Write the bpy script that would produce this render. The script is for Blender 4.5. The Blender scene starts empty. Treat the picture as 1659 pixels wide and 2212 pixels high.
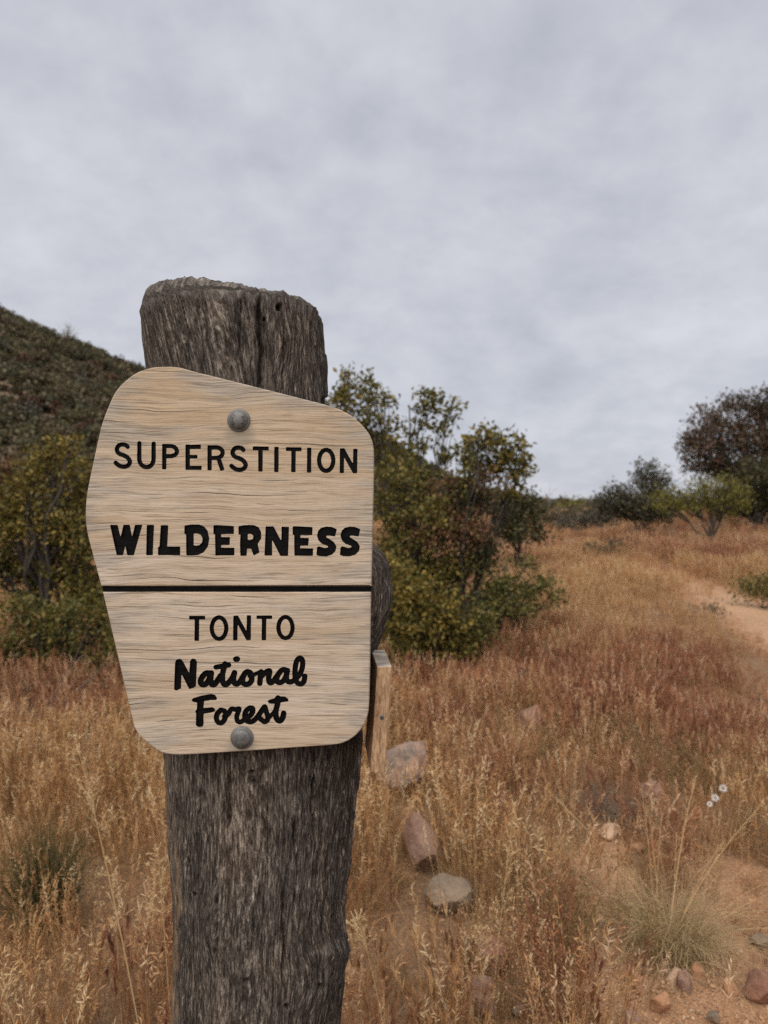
import bpy, bmesh, math, random
import numpy as np
from mathutils import Vector, Matrix

R = math.radians
sc = bpy.context.scene
COL = sc.collection
rng = np.random.default_rng(11)
random.seed(11)

# ------------------------------------------------------------------ camera, sky, sun, exposure
H = 1.40                       # eye height
F = 1522.0                     # focal length in units of the 1659 x 2212 picture
CX, CY = 829.5, 1106.0
cam_d = bpy.data.cameras.new('camera')
cam = bpy.data.objects.new('camera', cam_d)
COL.objects.link(cam)
cam.location = (0, 0, H)
cam.rotation_euler = (R(90), 0, 0)
cam_d.sensor_fit = 'VERTICAL'
cam_d.sensor_height = 36.0
cam_d.lens = F / 2212.0 * 36.0
cam_d.clip_start = 0.05
cam_d.clip_end = 3000
cam_d.dof.use_dof = True
cam_d.dof.focus_distance = 0.845
cam_d.dof.aperture_fstop = 6.6
sc.camera = cam

SUN_EL, SUN_AZ = 52.0, 200.0   # high and behind the camera, softened by the cloud
world = bpy.data.worlds.new('World')
sc.world = world
world.use_nodes = True
nt = world.node_tree
nt.nodes.clear()


def wn(t, **kw):
    n = nt.nodes.new(t)
    for k, v in kw.items():
        setattr(n, k, v)
    return n


def wl(a, b):
    nt.links.new(a, b)


def wmath(op, a, b=None):
    n = wn('ShaderNodeMath', operation=op)
    for i, v in enumerate((a, b)):
        if v is None:
            continue
        if isinstance(v, (int, float)):
            n.inputs[i].default_value = v
        else:
            wl(v, n.inputs[i])
    return n.outputs[0]


sky = wn('ShaderNodeTexSky', sky_type='NISHITA', sun_disc=False)
sky.sun_elevation = R(SUN_EL)
sky.sun_rotation = R(SUN_AZ)
tc = wn('ShaderNodeTexCoord')
sx = wn('ShaderNodeSeparateXYZ')
wl(tc.outputs['Generated'], sx.inputs[0])
zz = wmath('ADD', wmath('MAXIMUM', sx.outputs[2], 0.0), 0.38)
cxy = wn('ShaderNodeCombineXYZ')
wl(wmath('DIVIDE', sx.outputs[0], zz), cxy.inputs[0])
wl(wmath('DIVIDE', sx.outputs[1], zz), cxy.inputs[1])
cn = wn('ShaderNodeTexNoise')
cn.inputs['Scale'].default_value = 2.2
cn.inputs['Detail'].default_value = 6.0
cn.inputs['Roughness'].default_value = 0.50
cn.inputs['Distortion'].default_value = 0.25
wl(cxy.outputs[0], cn.inputs['Vector'])
cr = wn('ShaderNodeValToRGB')
cr.color_ramp.elements[0].position = 0.35
cr.color_ramp.elements[0].color = (0.485, 0.505, 0.570, 1)
cr.color_ramp.elements[1].position = 0.65
cr.color_ramp.elements[1].color = (0.685, 0.700, 0.755, 1)
cn2 = wn('ShaderNodeTexNoise')
cn2.inputs['Scale'].default_value = 8.5
cn2.inputs['Detail'].default_value = 5.0
cn2.inputs['Roughness'].default_value = 0.62
wl(cxy.outputs[0], cn2.inputs['Vector'])
wl(wmath('ADD', wmath('MULTIPLY', cn.outputs['Fac'], 0.64), wmath('MULTIPLY', cn2.outputs['Fac'], 0.36)), cr.inputs[0])
# Nishita through the cloud sheet
skys = wn('ShaderNodeMix', data_type='RGBA', blend_type='MULTIPLY')
skys.inputs[0].default_value = 1.0
wl(sky.outputs[0], skys.inputs[6])
skys.inputs[7].default_value = (0.1, 0.1, 0.1, 1)
mixc = wn('ShaderNodeMix', data_type='RGBA')
mixc.inputs[0].default_value = 0.95
wl(skys.outputs[2], mixc.inputs[6])
wl(cr.outputs[0], mixc.inputs[7])
EXPO = 1.35
bg = wn('ShaderNodeBackground')
wl(mixc.outputs[2], bg.inputs[0])
bg.inputs[1].default_value = 1.01 / 2 ** EXPO
wo = wn('ShaderNodeOutputWorld')
wl(bg.outputs[0], wo.inputs[0])

sun_d = bpy.data.lights.new('sun', 'SUN')
sun_d.energy = 1.5
sun_d.angle = R(75)
sun_d.color = (1.0, 0.92, 0.81)
sun = bpy.data.objects.new('sun', sun_d)
COL.objects.link(sun)
az = R(SUN_AZ)
dirv = Vector((math.sin(az) * math.cos(R(SUN_EL)), math.cos(az) * math.cos(R(SUN_EL)), math.sin(R(SUN_EL))))
sun.rotation_euler = dirv.to_track_quat('Z', 'Y').to_euler()
sun.location = (0, -3, 8)

sc.view_settings.view_transform = 'Standard'
sc.view_settings.look = 'None'
sc.view_settings.exposure = EXPO
sc.view_settings.gamma = 1.0
sc.render.engine = 'CYCLES'
sc.cycles.use_denoising = False
sc.cycles.max_bounces = 4
sc.cycles.diffuse_bounces = 2
sc.cycles.transparent_max_bounces = 8


# ------------------------------------------------------------------ noise and mesh helpers
def _h(ix, iy, iz, seed):
    n = (ix.astype(np.int64) * 374761393 + iy.astype(np.int64) * 668265263 + iz.astype(np.int64) * 2147483647 + seed * 974711) & 0xffffffff
    n = ((n ^ (n >> 13)) * 1274126177) & 0xffffffff
    n = (n ^ (n >> 16)) & 0xffffffff
    return (n & 0xffff) / 65535.0


def vnoise(x, y, z=None, seed=0):
    x = np.asarray(x, float)
    y = np.asarray(y, float) + 0 * x
    z = np.zeros_like(x) if z is None else np.asarray(z, float) + 0 * x
    x0, y0, z0 = np.floor(x), np.floor(y), np.floor(z)
    fx, fy, fz = x - x0, y - y0, z - z0
    fx, fy, fz = [t * t * (3 - 2 * t) for t in (fx, fy, fz)]
    o = 0
    for dz in (0, 1):
        for dy in (0, 1):
            for dx in (0, 1):
                w = (fx if dx else 1 - fx) * (fy if dy else 1 - fy) * (fz if dz else 1 - fz)
                o = o + w * _h(x0 + dx, y0 + dy, z0 + dz, seed)
    return o * 2 - 1


def fbm(x, y, z=None, o=4, seed=0, gain=0.5):
    s, a, f = 0, 1.0, 1.0
    for i in range(o):
        s = s + a * vnoise(np.asarray(x) * f, np.asarray(y) * f, None if z is None else np.asarray(z) * f, seed + i * 17)
        a *= gain
        f *= 2.03
    return s


def mk_mesh(name, verts, quads=None, tris=None, smooth=True, attrs=None):
    me = bpy.data.meshes.new(name)
    verts = np.ascontiguousarray(verts, dtype=np.float32).reshape(-1, 3)
    me.vertices.add(len(verts))
    me.vertices.foreach_set('co', verts.ravel())
    loops, starts, n = [], [], 0
    for f, k in ((quads, 4), (tris, 3)):
        if f is None or len(f) == 0:
            continue
        f = np.ascontiguousarray(f, dtype=np.int32).reshape(-1, k)
        loops.append(f.ravel())
        starts.append(n + np.arange(len(f), dtype=np.int32) * k)
        n += f.size
    if loops:
        lo = np.concatenate(loops)
        st = np.concatenate(starts).astype(np.int32)
        me.loops.add(len(lo))
        me.loops.foreach_set('vertex_index', lo)
        me.polygons.add(len(st))
        me.polygons.foreach_set('loop_start', st)
        if smooth:
            me.polygons.foreach_set('use_smooth', np.ones(len(st), dtype=bool))
    for an, arr in (attrs or {}).items():
        arr = np.ascontiguousarray(arr, dtype=np.float32)
        if arr.ndim == 1:
            a = me.attributes.new(an, 'FLOAT', 'POINT')
            a.data.foreach_set('value', arr)
        elif arr.shape[1] == 4:
            a = me.attributes.new(an, 'FLOAT_COLOR', 'POINT')
            a.data.foreach_set('color', arr.ravel())
        else:
            a = me.attributes.new(an, 'FLOAT_VECTOR', 'POINT')
            a.data.foreach_set('vector', arr.ravel())
    me.update(calc_edges=True)
    me.validate()
    return me


def obj(name, me, mat=None, parent=None, **props):
    o = bpy.data.objects.new(name, me)
    COL.objects.link(o)
    if mat is not None and me is not None:
        if len(me.materials) == 0:
            me.materials.append(mat)
    if parent is not None:
        o.parent = parent
    for k, v in props.items():
        o[k] = v
    return o


def thing(name, label, category, loc=(0, 0, 0), group=None):
    o = bpy.data.objects.new(name, None)
    o.empty_display_size = 0.05
    COL.objects.link(o)
    o.location = loc
    o['label'] = label
    o['category'] = category
    if group:
        o['group'] = group
    return o


class MB:
    """collects vertices, quads, triangles and point attributes of one mesh"""

    def __init__(s):
        s.v, s.q, s.t, s.a, s.n = [], [], [], {}, 0

    def add(s, v, q=None, t=None, **attrs):
        v = np.asarray(v, float).reshape(-1, 3)
        s.v.append(v)
        if q is not None and len(q):
            s.q.append(np.asarray(q).reshape(-1, 4) + s.n)
        if t is not None and len(t):
            s.t.append(np.asarray(t).reshape(-1, 3) + s.n)
        for k, a in attrs.items():
            a = np.asarray(a, float)
            if a.ndim == 0:
                a = np.full(len(v), float(a))
            s.a.setdefault(k, []).append(a)
        s.n += len(v)

    def mesh(s, name, smooth=True):
        return mk_mesh(name, np.concatenate(s.v), np.concatenate(s.q) if s.q else None,
                       np.concatenate(s.t) if s.t else None, smooth, {k: np.concatenate(a) for k, a in s.a.items()})


def nrm(a):
    return a / np.maximum(np.linalg.norm(a, axis=-1, keepdims=True), 1e-9)


def tubes(paths, radii, sides=3):
    """paths (n,k,3), radii (n,k) -> vertices, quads"""
    paths = np.asarray(paths, float)
    n, k, _ = paths.shape
    radii = np.broadcast_to(np.asarray(radii, float), (n, k))
    tg = nrm(np.gradient(paths, axis=1))
    up = nrm(np.cross(tg[:, 0], np.array([0.31, 0.77, 0.12]) + 0 * tg[:, 0]))[:, None, :] + 0 * tg
    a = nrm(np.cross(tg, up))
    b = np.cross(tg, a)
    an = np.arange(sides) * 2 * math.pi / sides
    ring = a[:, :, None, :] * np.cos(an)[None, None, :, None] + b[:, :, None, :] * np.sin(an)[None, None, :, None]
    v = paths[:, :, None, :] + ring * radii[:, :, None, None]
    i = np.arange(n)[:, None, None] * k * sides
    j = np.arange(k - 1)[None, :, None] * sides
    s = np.arange(sides)[None, None, :]
    s2 = (s + 1) % sides
    q = np.stack([i + j + s, i + j + s2, i + j + sides + s2, i + j + sides + s], -1)
    return v.reshape(-1, 3), q.reshape(-1, 4)


def bez(p0, p1, p2, k):
    t = np.linspace(0, 1, k)[None, :, None]
    p0, p1, p2 = [np.asarray(p, float).reshape(-1, 1, 3) for p in (p0, p1, p2)]
    return (1 - t) ** 2 * p0 + 2 * t * (1 - t) * p1 + t * t * p2


# ------------------------------------------------------------------ terrain
def ground(x, y):
    x = np.asarray(x, float)
    y = np.asarray(y, float)
    d = np.clip(y - 5.0, 0, 34)
    z = d * (0.018 + 0.020 * np.clip(x / 14.0, 0, 1))
    z = z + 0.05 * fbm(x * 0.35, y * 0.35, o=3, seed=3) * np.clip(y / 6, 0.35, 1)
    far = np.clip((y - 40) / 200, 0, 1)
    return z - far * 0.35


def at(px, py, ymax=300):
    """the ground point seen at a place of the picture"""
    ys = np.concatenate([np.linspace(0.8, 12, 900), np.linspace(12, ymax, 3000)])
    xs = (px - CX) / F * ys
    zs = H - (py - CY) / F * ys
    hit = np.nonzero(ground(xs, ys) >= zs)[0]
    i = hit[0] if len(hit) else len(ys) - 1
    return float(xs[i]), float(ys[i]), float(ground(xs[i], ys[i]))


def P(px, py, Y):
    return np.array([(px - CX) / F * Y, Y, H - (py - CY) / F * Y])


# ------------------------------------------------------------------ materials
class Mat:
    def __init__(s, name):
        s.m = bpy.data.materials.new(name)
        s.m.use_nodes = True
        s.t = s.m.node_tree
        s.b = s.t.nodes['Principled BSDF']
        s.out = s.t.nodes['Material Output']

    def n(s, t, **kw):
        n = s.t.nodes.new(t)
        for k, v in kw.items():
            setattr(n, k, v)
        return n

    def l(s, a, b):
        s.t.links.new(a, b)

    def set(s, **kw):
        for k, v in kw.items():
            k = k.replace('_', ' ')
            for i in s.b.inputs:
                if i.name.lower() == k.lower():
                    i.default_value = v
        return s

    def val(s, sock, v):
        if isinstance(v, (int, float, tuple)):
            sock.default_value = v
        else:
            s.l(v, sock)

    def math(s, op, a, b=0.0, c=None):
        n = s.n('ShaderNodeMath', operation=op)
        s.val(n.inputs[0], a)
        s.val(n.inputs[1], b)
        if c is not None:
            s.val(n.inputs[2], c)
        return n.outputs[0]

    def mix(s, f, a, b, blend='MIX'):
        n = s.n('ShaderNodeMix', data_type='RGBA', blend_type=blend)
        s.val(n.inputs[0], f)
        for i, v in ((6, a), (7, b)):
            if isinstance(v, tuple) and len(v) == 3:
                v = v + (1,)
            s.val(n.inputs[i], v)
        return n.outputs[2]

    def coord(s, which='Object', scale=(1, 1, 1), loc=(0, 0, 0), src=None):
        if src is None:
            src = s.n('ShaderNodeTexCoord').outputs[which]
        mp = s.n('ShaderNodeMapping')
        mp.inputs['Scale'].default_value = scale
        mp.inputs['Location'].default_value = loc
        s.l(src, mp.inputs[0])
        return mp.outputs[0]

    def noise(s, vec, scale=1.0, detail=4.0, rough=0.55, dist=0.0, out='Fac'):
        n = s.n('ShaderNodeTexNoise')
        s.val(n.inputs['Scale'], scale)
        n.inputs['Detail'].default_value = detail
        n.inputs['Roughness'].default_value = rough
        n.inputs['Distortion'].default_value = dist
        s.l(vec, n.inputs['Vector'])
        return n.outputs[out]

    def ramp(s, f, stops, interp='LINEAR'):
        n = s.n('ShaderNodeValToRGB')
        cr = n.color_ramp
        cr.interpolation = interp
        while len(cr.elements) < len(stops):
            cr.elements.new(0.5)
        for e, (p, c) in zip(cr.elements, stops):
            e.position = p
            e.color = (c, c, c, 1) if isinstance(c, (int, float)) else tuple(c) + (1,)
        s.val(n.inputs[0], f)
        return n.outputs[0]

    def attr(s, name, kind='GEOMETRY'):
        n = s.n('ShaderNodeAttribute', attribute_type=kind, attribute_name=name)
        return n

    def bump(s, h, strength=0.5, dist=0.002):
        n = s.n('ShaderNodeBump')
        n.inputs['Strength'].default_value = strength
        n.inputs['Distance'].default_value = dist
        s.l(h, n.inputs['Height'])
        s.l(n.outputs[0], s.b.inputs['Normal'])

    def color(s, c):
        s.val(s.b.inputs['Base Color'], c + (1,) if isinstance(c, tuple) and len(c) == 3 else c)

    def leafy(s, col, trans=0.3):
        """adds a translucent share, as thin leaves and straw have"""
        tr = s.n('ShaderNodeBsdfTranslucent')
        s.l(col, tr.inputs[0])
        mx = s.n('ShaderNodeMixShader')
        mx.inputs[0].default_value = trans
        s.l(s.b.outputs[0], mx.inputs[1])
        s.l(tr.outputs[0], mx.inputs[2])
        s.l(mx.outputs[0], s.out.inputs[0])


def mat_soil(name, c1, c2, c3, litter=False):
    M = Mat(name)
    v = M.coord('Object')
    big = M.noise(v, 0.9, 5, 0.6)
    fine = M.noise(v, 55, 6, 0.7)
    vo = M.n('ShaderNodeTexVoronoi')
    vo.inputs['Scale'].default_value = 130
    M.l(v, vo.inputs['Vector'])
    c = M.mix(M.ramp(big, [(0.35, 0.0), (0.65, 1.0)]), c1, c2)
    c = M.mix(M.ramp(fine, [(0.45, 0.0), (0.7, 0.8)]), c, c3)
    vg = M.n('ShaderNodeRGBToBW')
    M.l(vo.outputs['Color'], vg.inputs[0])
    c = M.mix(0.45, c, vg.outputs[0], 'SOFT_LIGHT')
    if litter:      # dead thatch lies on the soil wherever grass grows
        th = M.noise(M.coord('Object', (60, 60, 60)), 1, 6, 0.75, 0.6)
        thc = M.ramp(th, [(0.3, (0.10, 0.058, 0.030)), (0.5, (0.20, 0.115, 0.060)), (0.72, (0.40, 0.25, 0.135))])
        bare_ = M.math('ADD', M.attr('bare').outputs['Fac'], M.math('MULTIPLY', M.math('SUBTRACT', fine, 0.5), 0.9))
        c = M.mix(M.ramp(bare_, [(0.30, 0.0), (0.60, 1.0)]), thc, c)
    M.color(c)
    M.set(roughness=0.95)
    M.bump(M.math('ADD', fine, M.math('MULTIPLY', vo.outputs['Distance'], 0.8)), 0.7, 0.012)
    return M.m


M_SOIL = mat_soil('sandy_soil', (0.38, 0.210, 0.112), (0.31, 0.165, 0.088), (0.46, 0.285, 0.16), litter=True)
M_TRAIL = mat_soil('trail_sand', (0.41, 0.245, 0.140), (0.35, 0.205, 0.115), (0.48, 0.305, 0.185))


def mat_leaf(name, trans=0.28, rough=0.55):
    M = Mat(name)
    c = M.attr('col').outputs['Color']
    M.color(c)
    M.set(roughness=rough, specular_ior_level=0.3)
    M.leafy(c, trans)
    return M.m


M_LEAF = mat_leaf('leaf')


def mat_bark(name, c1, c2):
    M = Mat(name)
    v = M.coord('Object', (14, 14, 3))
    n = M.noise(v, 3, 5, 0.65)
    M.color(M.mix(M.ramp(n, [(0.35, 0.0), (0.65, 1.0)]), c1, c2))
    M.set(roughness=0.9)
    M.bump(n, 0.8, 0.01)
    return M.m


M_BARK = mat_bark('bark_brown', (0.022, 0.017, 0.014), (0.055, 0.044, 0.036))
M_BARKG = mat_bark('bark_grey', (0.12, 0.105, 0.095), (0.24, 0.215, 0.195))


def mat_grass():
    M = Mat('dry_grass')
    tint = M.attr('tint', 'INSTANCER').outputs['Fac']
    head = M.attr('head').outputs['Fac']
    rnd = M.attr('rnd').outputs['Fac']
    gold = M.ramp(rnd, [(0.0, (0.33, 0.165, 0.075)), (0.35, (0.55, 0.300, 0.130)), (0.7, (0.72, 0.460, 0.225)), (1.0, (0.84, 0.66, 0.41))])
    red = M.ramp(rnd, [(0.0, (0.19, 0.074, 0.050)), (0.45, (0.42, 0.178, 0.098)), (0.75, (0.60, 0.310, 0.170)), (1.0, (0.78, 0.56, 0.37))])
    olive = M.ramp(rnd, [(0.0, (0.15, 0.105, 0.045)), (0.6, (0.29, 0.205, 0.092)), (1.0, (0.46, 0.33, 0.17))])
    c = M.mix(M.ramp(tint, [(0.33, 0.0), (0.62, 1.0)]), gold, red)
    c = M.mix(M.math('GREATER_THAN', tint, 1.5), c, olive)
    stem = M.mix(0.4, c, (0.52, 0.315, 0.155))
    c = M.mix(head, stem, c)
    M.color(c)
    M.set(roughness=0.7, specular_ior_level=0.25)
    M.leafy(c, 0.3)
    return M.m


M_GRASS = mat_grass()


def mat_straw(name, c1, c2):
    M = Mat(name)
    r = M.attr('rnd').outputs['Fac']
    c = M.mix(r, c1, c2)
    M.color(c)
    M.set(roughness=0.6, specular_ior_level=0.3)
    M.leafy(c, 0.2)
    return M.m


M_STALK = mat_straw('straw_stalk', (0.52, 0.33, 0.15), (0.72, 0.53, 0.29))
M_BUNCH = mat_straw('bunch_grass', (0.32, 0.24, 0.125), (0.70, 0.53, 0.30))
M_BROOM = mat_straw('green_broom', (0.035, 0.04, 0.014), (0.10, 0.095, 0.03))
M_TWIG = mat_straw('dry_twig', (0.17, 0.135, 0.105), (0.36, 0.30, 0.245))
M_PETAL = mat_straw('white_petal', (0.72, 0.70, 0.66), (0.82, 0.80, 0.76))
M_EYE = mat_straw('flower_eye', (0.20, 0.15, 0.09), (0.3, 0.22, 0.13))


def mat_rock(name, c1, c2, c3):
    M = Mat(name)
    v = M.coord('Object')
    oi = M.n('ShaderNodeObjectInfo')
    a = M.noise(v, 9, 6, 0.65)
    b = M.noise(v, 42, 5, 0.7)
    c = M.mix(M.ramp(a, [(0.40, 0.0), (0.60, 1.0)]), c1, c2)
    c = M.mix(M.ramp(b, [(0.55, 0.0), (0.75, 0.7)]), c, c3)
    M.color(c)
    M.set(roughness=0.88)
    M.bump(M.math('ADD', b, M.math('MULTIPLY', a, 0.6)), 0.9, 0.008)
    return M.m


M_RPINK = mat_rock('pink_rock', (0.24, 0.140, 0.102), (0.31, 0.195, 0.148), (0.17, 0.105, 0.078))
M_RGREY = mat_rock('grey_rock', (0.15, 0.115, 0.085), (0.23, 0.170, 0.120), (0.30, 0.215, 0.145))
M_RTAN = mat_rock('tan_rock', (0.46, 0.30, 0.20), (0.55, 0.38, 0.265), (0.34, 0.21, 0.14))
M_RORNG = mat_rock('orange_rock', (0.34, 0.17, 0.09), (0.43, 0.24, 0.135), (0.24, 0.12, 0.07))
M_RMIX = mat_rock('pink_grey_rock', (0.13, 0.110, 0.098), (0.34, 0.215, 0.165), (0.28, 0.19, 0.15))
M_RRED = mat_rock('dark_red_rock', (0.19, 0.095, 0.065), (0.27, 0.135, 0.09), (0.14, 0.085, 0.065))


# ------------------------------------------------------------------ ground sheet, trail, hill
def sinh_axis(n, lo, hi, c, s):
    a, b = math.asinh((lo - c) / s), math.asinh((hi - c) / s)
    return c + s * np.sinh(np.linspace(a, b, n))


def grid_mesh(name, X, Y, Z):
    ny, nx = X.shape
    i = np.arange(ny - 1)[:, None] * nx + np.arange(nx - 1)[None, :]
    q = np.stack([i, i + 1, i + nx + 1, i + nx], -1)
    return mk_mesh(name, np.stack([X, Y, Z], -1), q)


bare = [at(1610, 2150) + (0.44,), at(1540, 2200) + (0.36,), at(1655, 1960) + (0.30,), at(1440, 2180) + (0.24,), at(1270, 1890) + (0.20,), at(1330, 1815) + (0.11,), at(1240, 1935) + (0.11,), at(1480, 1860) + (0.07,), at(1300, 2050) + (0.08,)]


def bare_mask(x, y, td=None):
    m = np.zeros(np.shape(x)) if td is None else np.exp(-(td / 0.62) ** 4)
    for bx, by, bz, br in bare:
        m = np.maximum(m, np.exp(-(((x - bx) ** 2 + ((y - by) * 0.8) ** 2) / br ** 2) ** 2))
    return m


xs = sinh_axis(300, -900, 900, 0.8, 1.6)
ys = sinh_axis(320, -60, 1400, 2.4, 1.3)
GX, GY = np.meshgrid(xs, ys)
GZ = ground(GX, GY)
near = np.exp(-((GX - 0.5) ** 2 + (GY - 2.6) ** 2) / 30.0)
GZ = GZ + near * (0.018 * fbm(GX * 3.1, GY * 3.1, o=4, seed=21))
# trail: a worn strip winding away on the right
trail_px = [(2900, 2050), (2350, 1720), (1960, 1520), (1760, 1410), (1655, 1345), (1580, 1304), (1505, 1272), (1432, 1246), (1392, 1226)]
tp = np.array([at(*p)[:2] for p in trail_px])
tw = np.interp(np.arange(len(tp)), [0, 5, 8], [0.46, 0.38, 0.24])
tt = np.linspace(0, len(tp) - 1, 160)


def crom(pts, t):
    pts = np.asarray(pts, float)
    n = len(pts)
    i = np.clip(np.floor(t).astype(int), 0, n - 2)
    f = (t - i)[:, None]
    p0, p1, p2, p3 = [pts[np.clip(i + k, 0, n - 1)] for k in (-1, 0, 1, 2)]
    return 0.5 * (2 * p1 + (p2 - p0) * f + (2 * p0 - 5 * p1 + 4 * p2 - p3) * f ** 2 + (3 * p1 - p0 - 3 * p2 + p3) * f ** 3)


tcen = crom(tp, tt)
twid = np.interp(tt, np.arange(len(tp)), tw)
tdir = nrm(np.gradient(tcen, axis=0))
tnor = np.stack([-tdir[:, 1], tdir[:, 0]], -1)
cols = np.linspace(-1, 1, 13)
edge = 1 + 0.22 * fbm(tt[:, None] * 1.7, cols[None, :] * 0 + np.sign(cols)[None, :] * 5, o=3, seed=5)
TX = tcen[:, 0:1] + tnor[:, 0:1] * cols[None] * twid[:, None] * edge
TY = tcen[:, 1:2] + tnor[:, 1:2] * cols[None] * twid[:, None] * edge
TZ = ground(TX, TY) + 0.014 + 0.006 * fbm(TX * 4, TY * 4, o=3, seed=9) - 0.035 * np.abs(cols)[None] ** 5
obj('trail', grid_mesh('trail', TX, TY, TZ), M_TRAIL, kind='structure', label='bare sandy footpath winding through the grass')


def trail_dist(x, y):
    d = np.full(np.shape(x), 9.0)
    for c in tcen[::3]:
        d = np.minimum(d, np.hypot(x - c[0], y - c[1]))
    return d


gme = grid_mesh('ground', GX, GY, GZ)
ga = gme.attributes.new('bare', 'FLOAT', 'POINT')
ga.data.foreach_set('value', np.ascontiguousarray(bare_mask(GX, GY, trail_dist(GX, GY)).ravel(), dtype=np.float32))
obj('ground', gme, M_SOIL, kind='structure', label='sandy reddish soil of the meadow')

# hill on the left, its crest falling to the right
crest = np.array([(-1500, 330), (-900, 400), (-400, 500), (0, 668), (60, 700), (140, 742), (215, 773), (285, 806), (500, 880), (700, 925), (833, 956), (900, 1003), (1000, 1058), (1150, 1094), (1300, 1106), (1500, 1112)], float)
HY0, HY1 = 52.0, 150.0


def hill_z(x, y):
    px = x / np.maximum(y, 1) * F + CX
    top = (CY - np.interp(px, crest[:, 0], crest[:, 1])) / F * HY1 + H
    t = (y - HY0) / (HY1 - HY0)
    s = np.where(t < 1, np.clip(t, 0, 1) ** 1.12, 1 - 0.35 * np.clip(t - 1, 0, 3))
    n = fbm(x * 0.05, y * 0.05, o=4, seed=31) * 1.3 * np.clip(t * 2, 0, 1) * np.clip((1150 - px) / 500, 0.1, 1)
    return top * s + n * np.clip(2 - t, 0, 1) * np.where(t > 0.85, 0.5, 1) - 0.6 * (t <= 0)


hx, hy = np.meshgrid(np.linspace(-260, 80, 200), np.linspace(48, 260, 130))
M = Mat('hill_soil')
v = M.coord('Object')
a = M.noise(v, 0.12, 6, 0.6)
M.color(M.ramp(a, [(0.3, (0.075, 0.058, 0.034)), (0.52, (0.125, 0.088, 0.055)), (0.7, (0.20, 0.125, 0.082))]))
M.set(roughness=0.95)
obj('hill', grid_mesh('hill', hx, hy, hill_z(hx, hy)), M.m, kind='structure', label='scrub-covered hill sloping down from the left')

# ------------------------------------------------------------------ weathered post
SY = 0.84                      # distance of the sign's face
PYC, PRY = 0.968, 0.098        # post axis distance, half depth


def mat_post():
    M = Mat('weathered_post')
    g = M.attr('gz').outputs['Vector']
    worn = M.attr('worn').outputs['Fac']
    tan = M.attr('tan').outputs['Fac']
    fib = M.noise(M.coord(src=g, scale=(430, 30, 40)), 1, 4, 0.68, 0.3)
    fib2 = M.noise(M.coord(src=g, scale=(800, 60, 150), loc=(3, 1, 7)), 1, 3, 0.65, 0.3)
    mid = M.noise(M.coord(src=g, scale=(130, 20, 22), loc=(9, 2, 1)), 1, 6, 0.7, 0.3)
    big = M.noise(M.coord(src=g, scale=(16, 16, 7), loc=(1, 5, 3)), 1, 4, 0.6)
    f = M.math('ADD', M.math('MULTIPLY', fib, 0.50), M.math('MULTIPLY', fib2, 0.26))
    f = M.math('ADD', f, M.math('MULTIPLY', mid, 0.22))
    f = M.math('ADD', f, M.math('MULTIPLY', big, 0.14))
    c = M.ramp(f, [(0.41, (0.008, 0.0068, 0.006)), (0.50, (0.032, 0.025, 0.021)), (0.57, (0.085, 0.070, 0.060)), (0.635, (0.22, 0.190, 0.162)), (0.71, (0.45, 0.41, 0.365))])
    brown = M.ramp(big, [(0.45, 0.0), (0.68, 0.55)])
    c = M.mix(brown, c, M.mix(1.0, c, (1.10, 0.98, 0.86), 'MULTIPLY'))
    patch = M.ramp(M.noise(M.coord(src=g, scale=(45, 30, 17), loc=(4, 4, 4)), 1, 6, 0.72), [(0.57, 0.0), (0.66, 0.6)])
    c = M.mix(patch, c, M.ramp(fib2, [(0.3, (0.13, 0.105, 0.085)), (0.7, (0.40, 0.35, 0.30))]))
    wc = M.ramp(M.noise(M.coord(src=g, scale=(160, 90, 60)), 1, 5, 0.7), [(0.36, (0.045, 0.040, 0.036)), (0.54, (0.17, 0.152, 0.136)), (0.72, (0.36, 0.33, 0.30))])
    c = M.mix(worn, c, wc)
    tc_ = M.ramp(M.noise(M.coord(src=g, scale=(220, 90, 45)), 1, 4, 0.6), [(0.34, (0.075, 0.052, 0.036)), (0.55, (0.24, 0.170, 0.115)), (0.75, (0.42, 0.32, 0.23))])
    c = M.mix(tan, c, tc_)
    M.color(c)
    M.set(roughness=0.92, specular_ior_level=0.2)
    hgt = M.math('ADD', M.math('MULTIPLY', fib, 1.0), M.math('MULTIPLY', fib2, 0.6))
    M.bump(hgt, 1.0, 0.006)
    return M.m


M_POST = mat_post()


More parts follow.
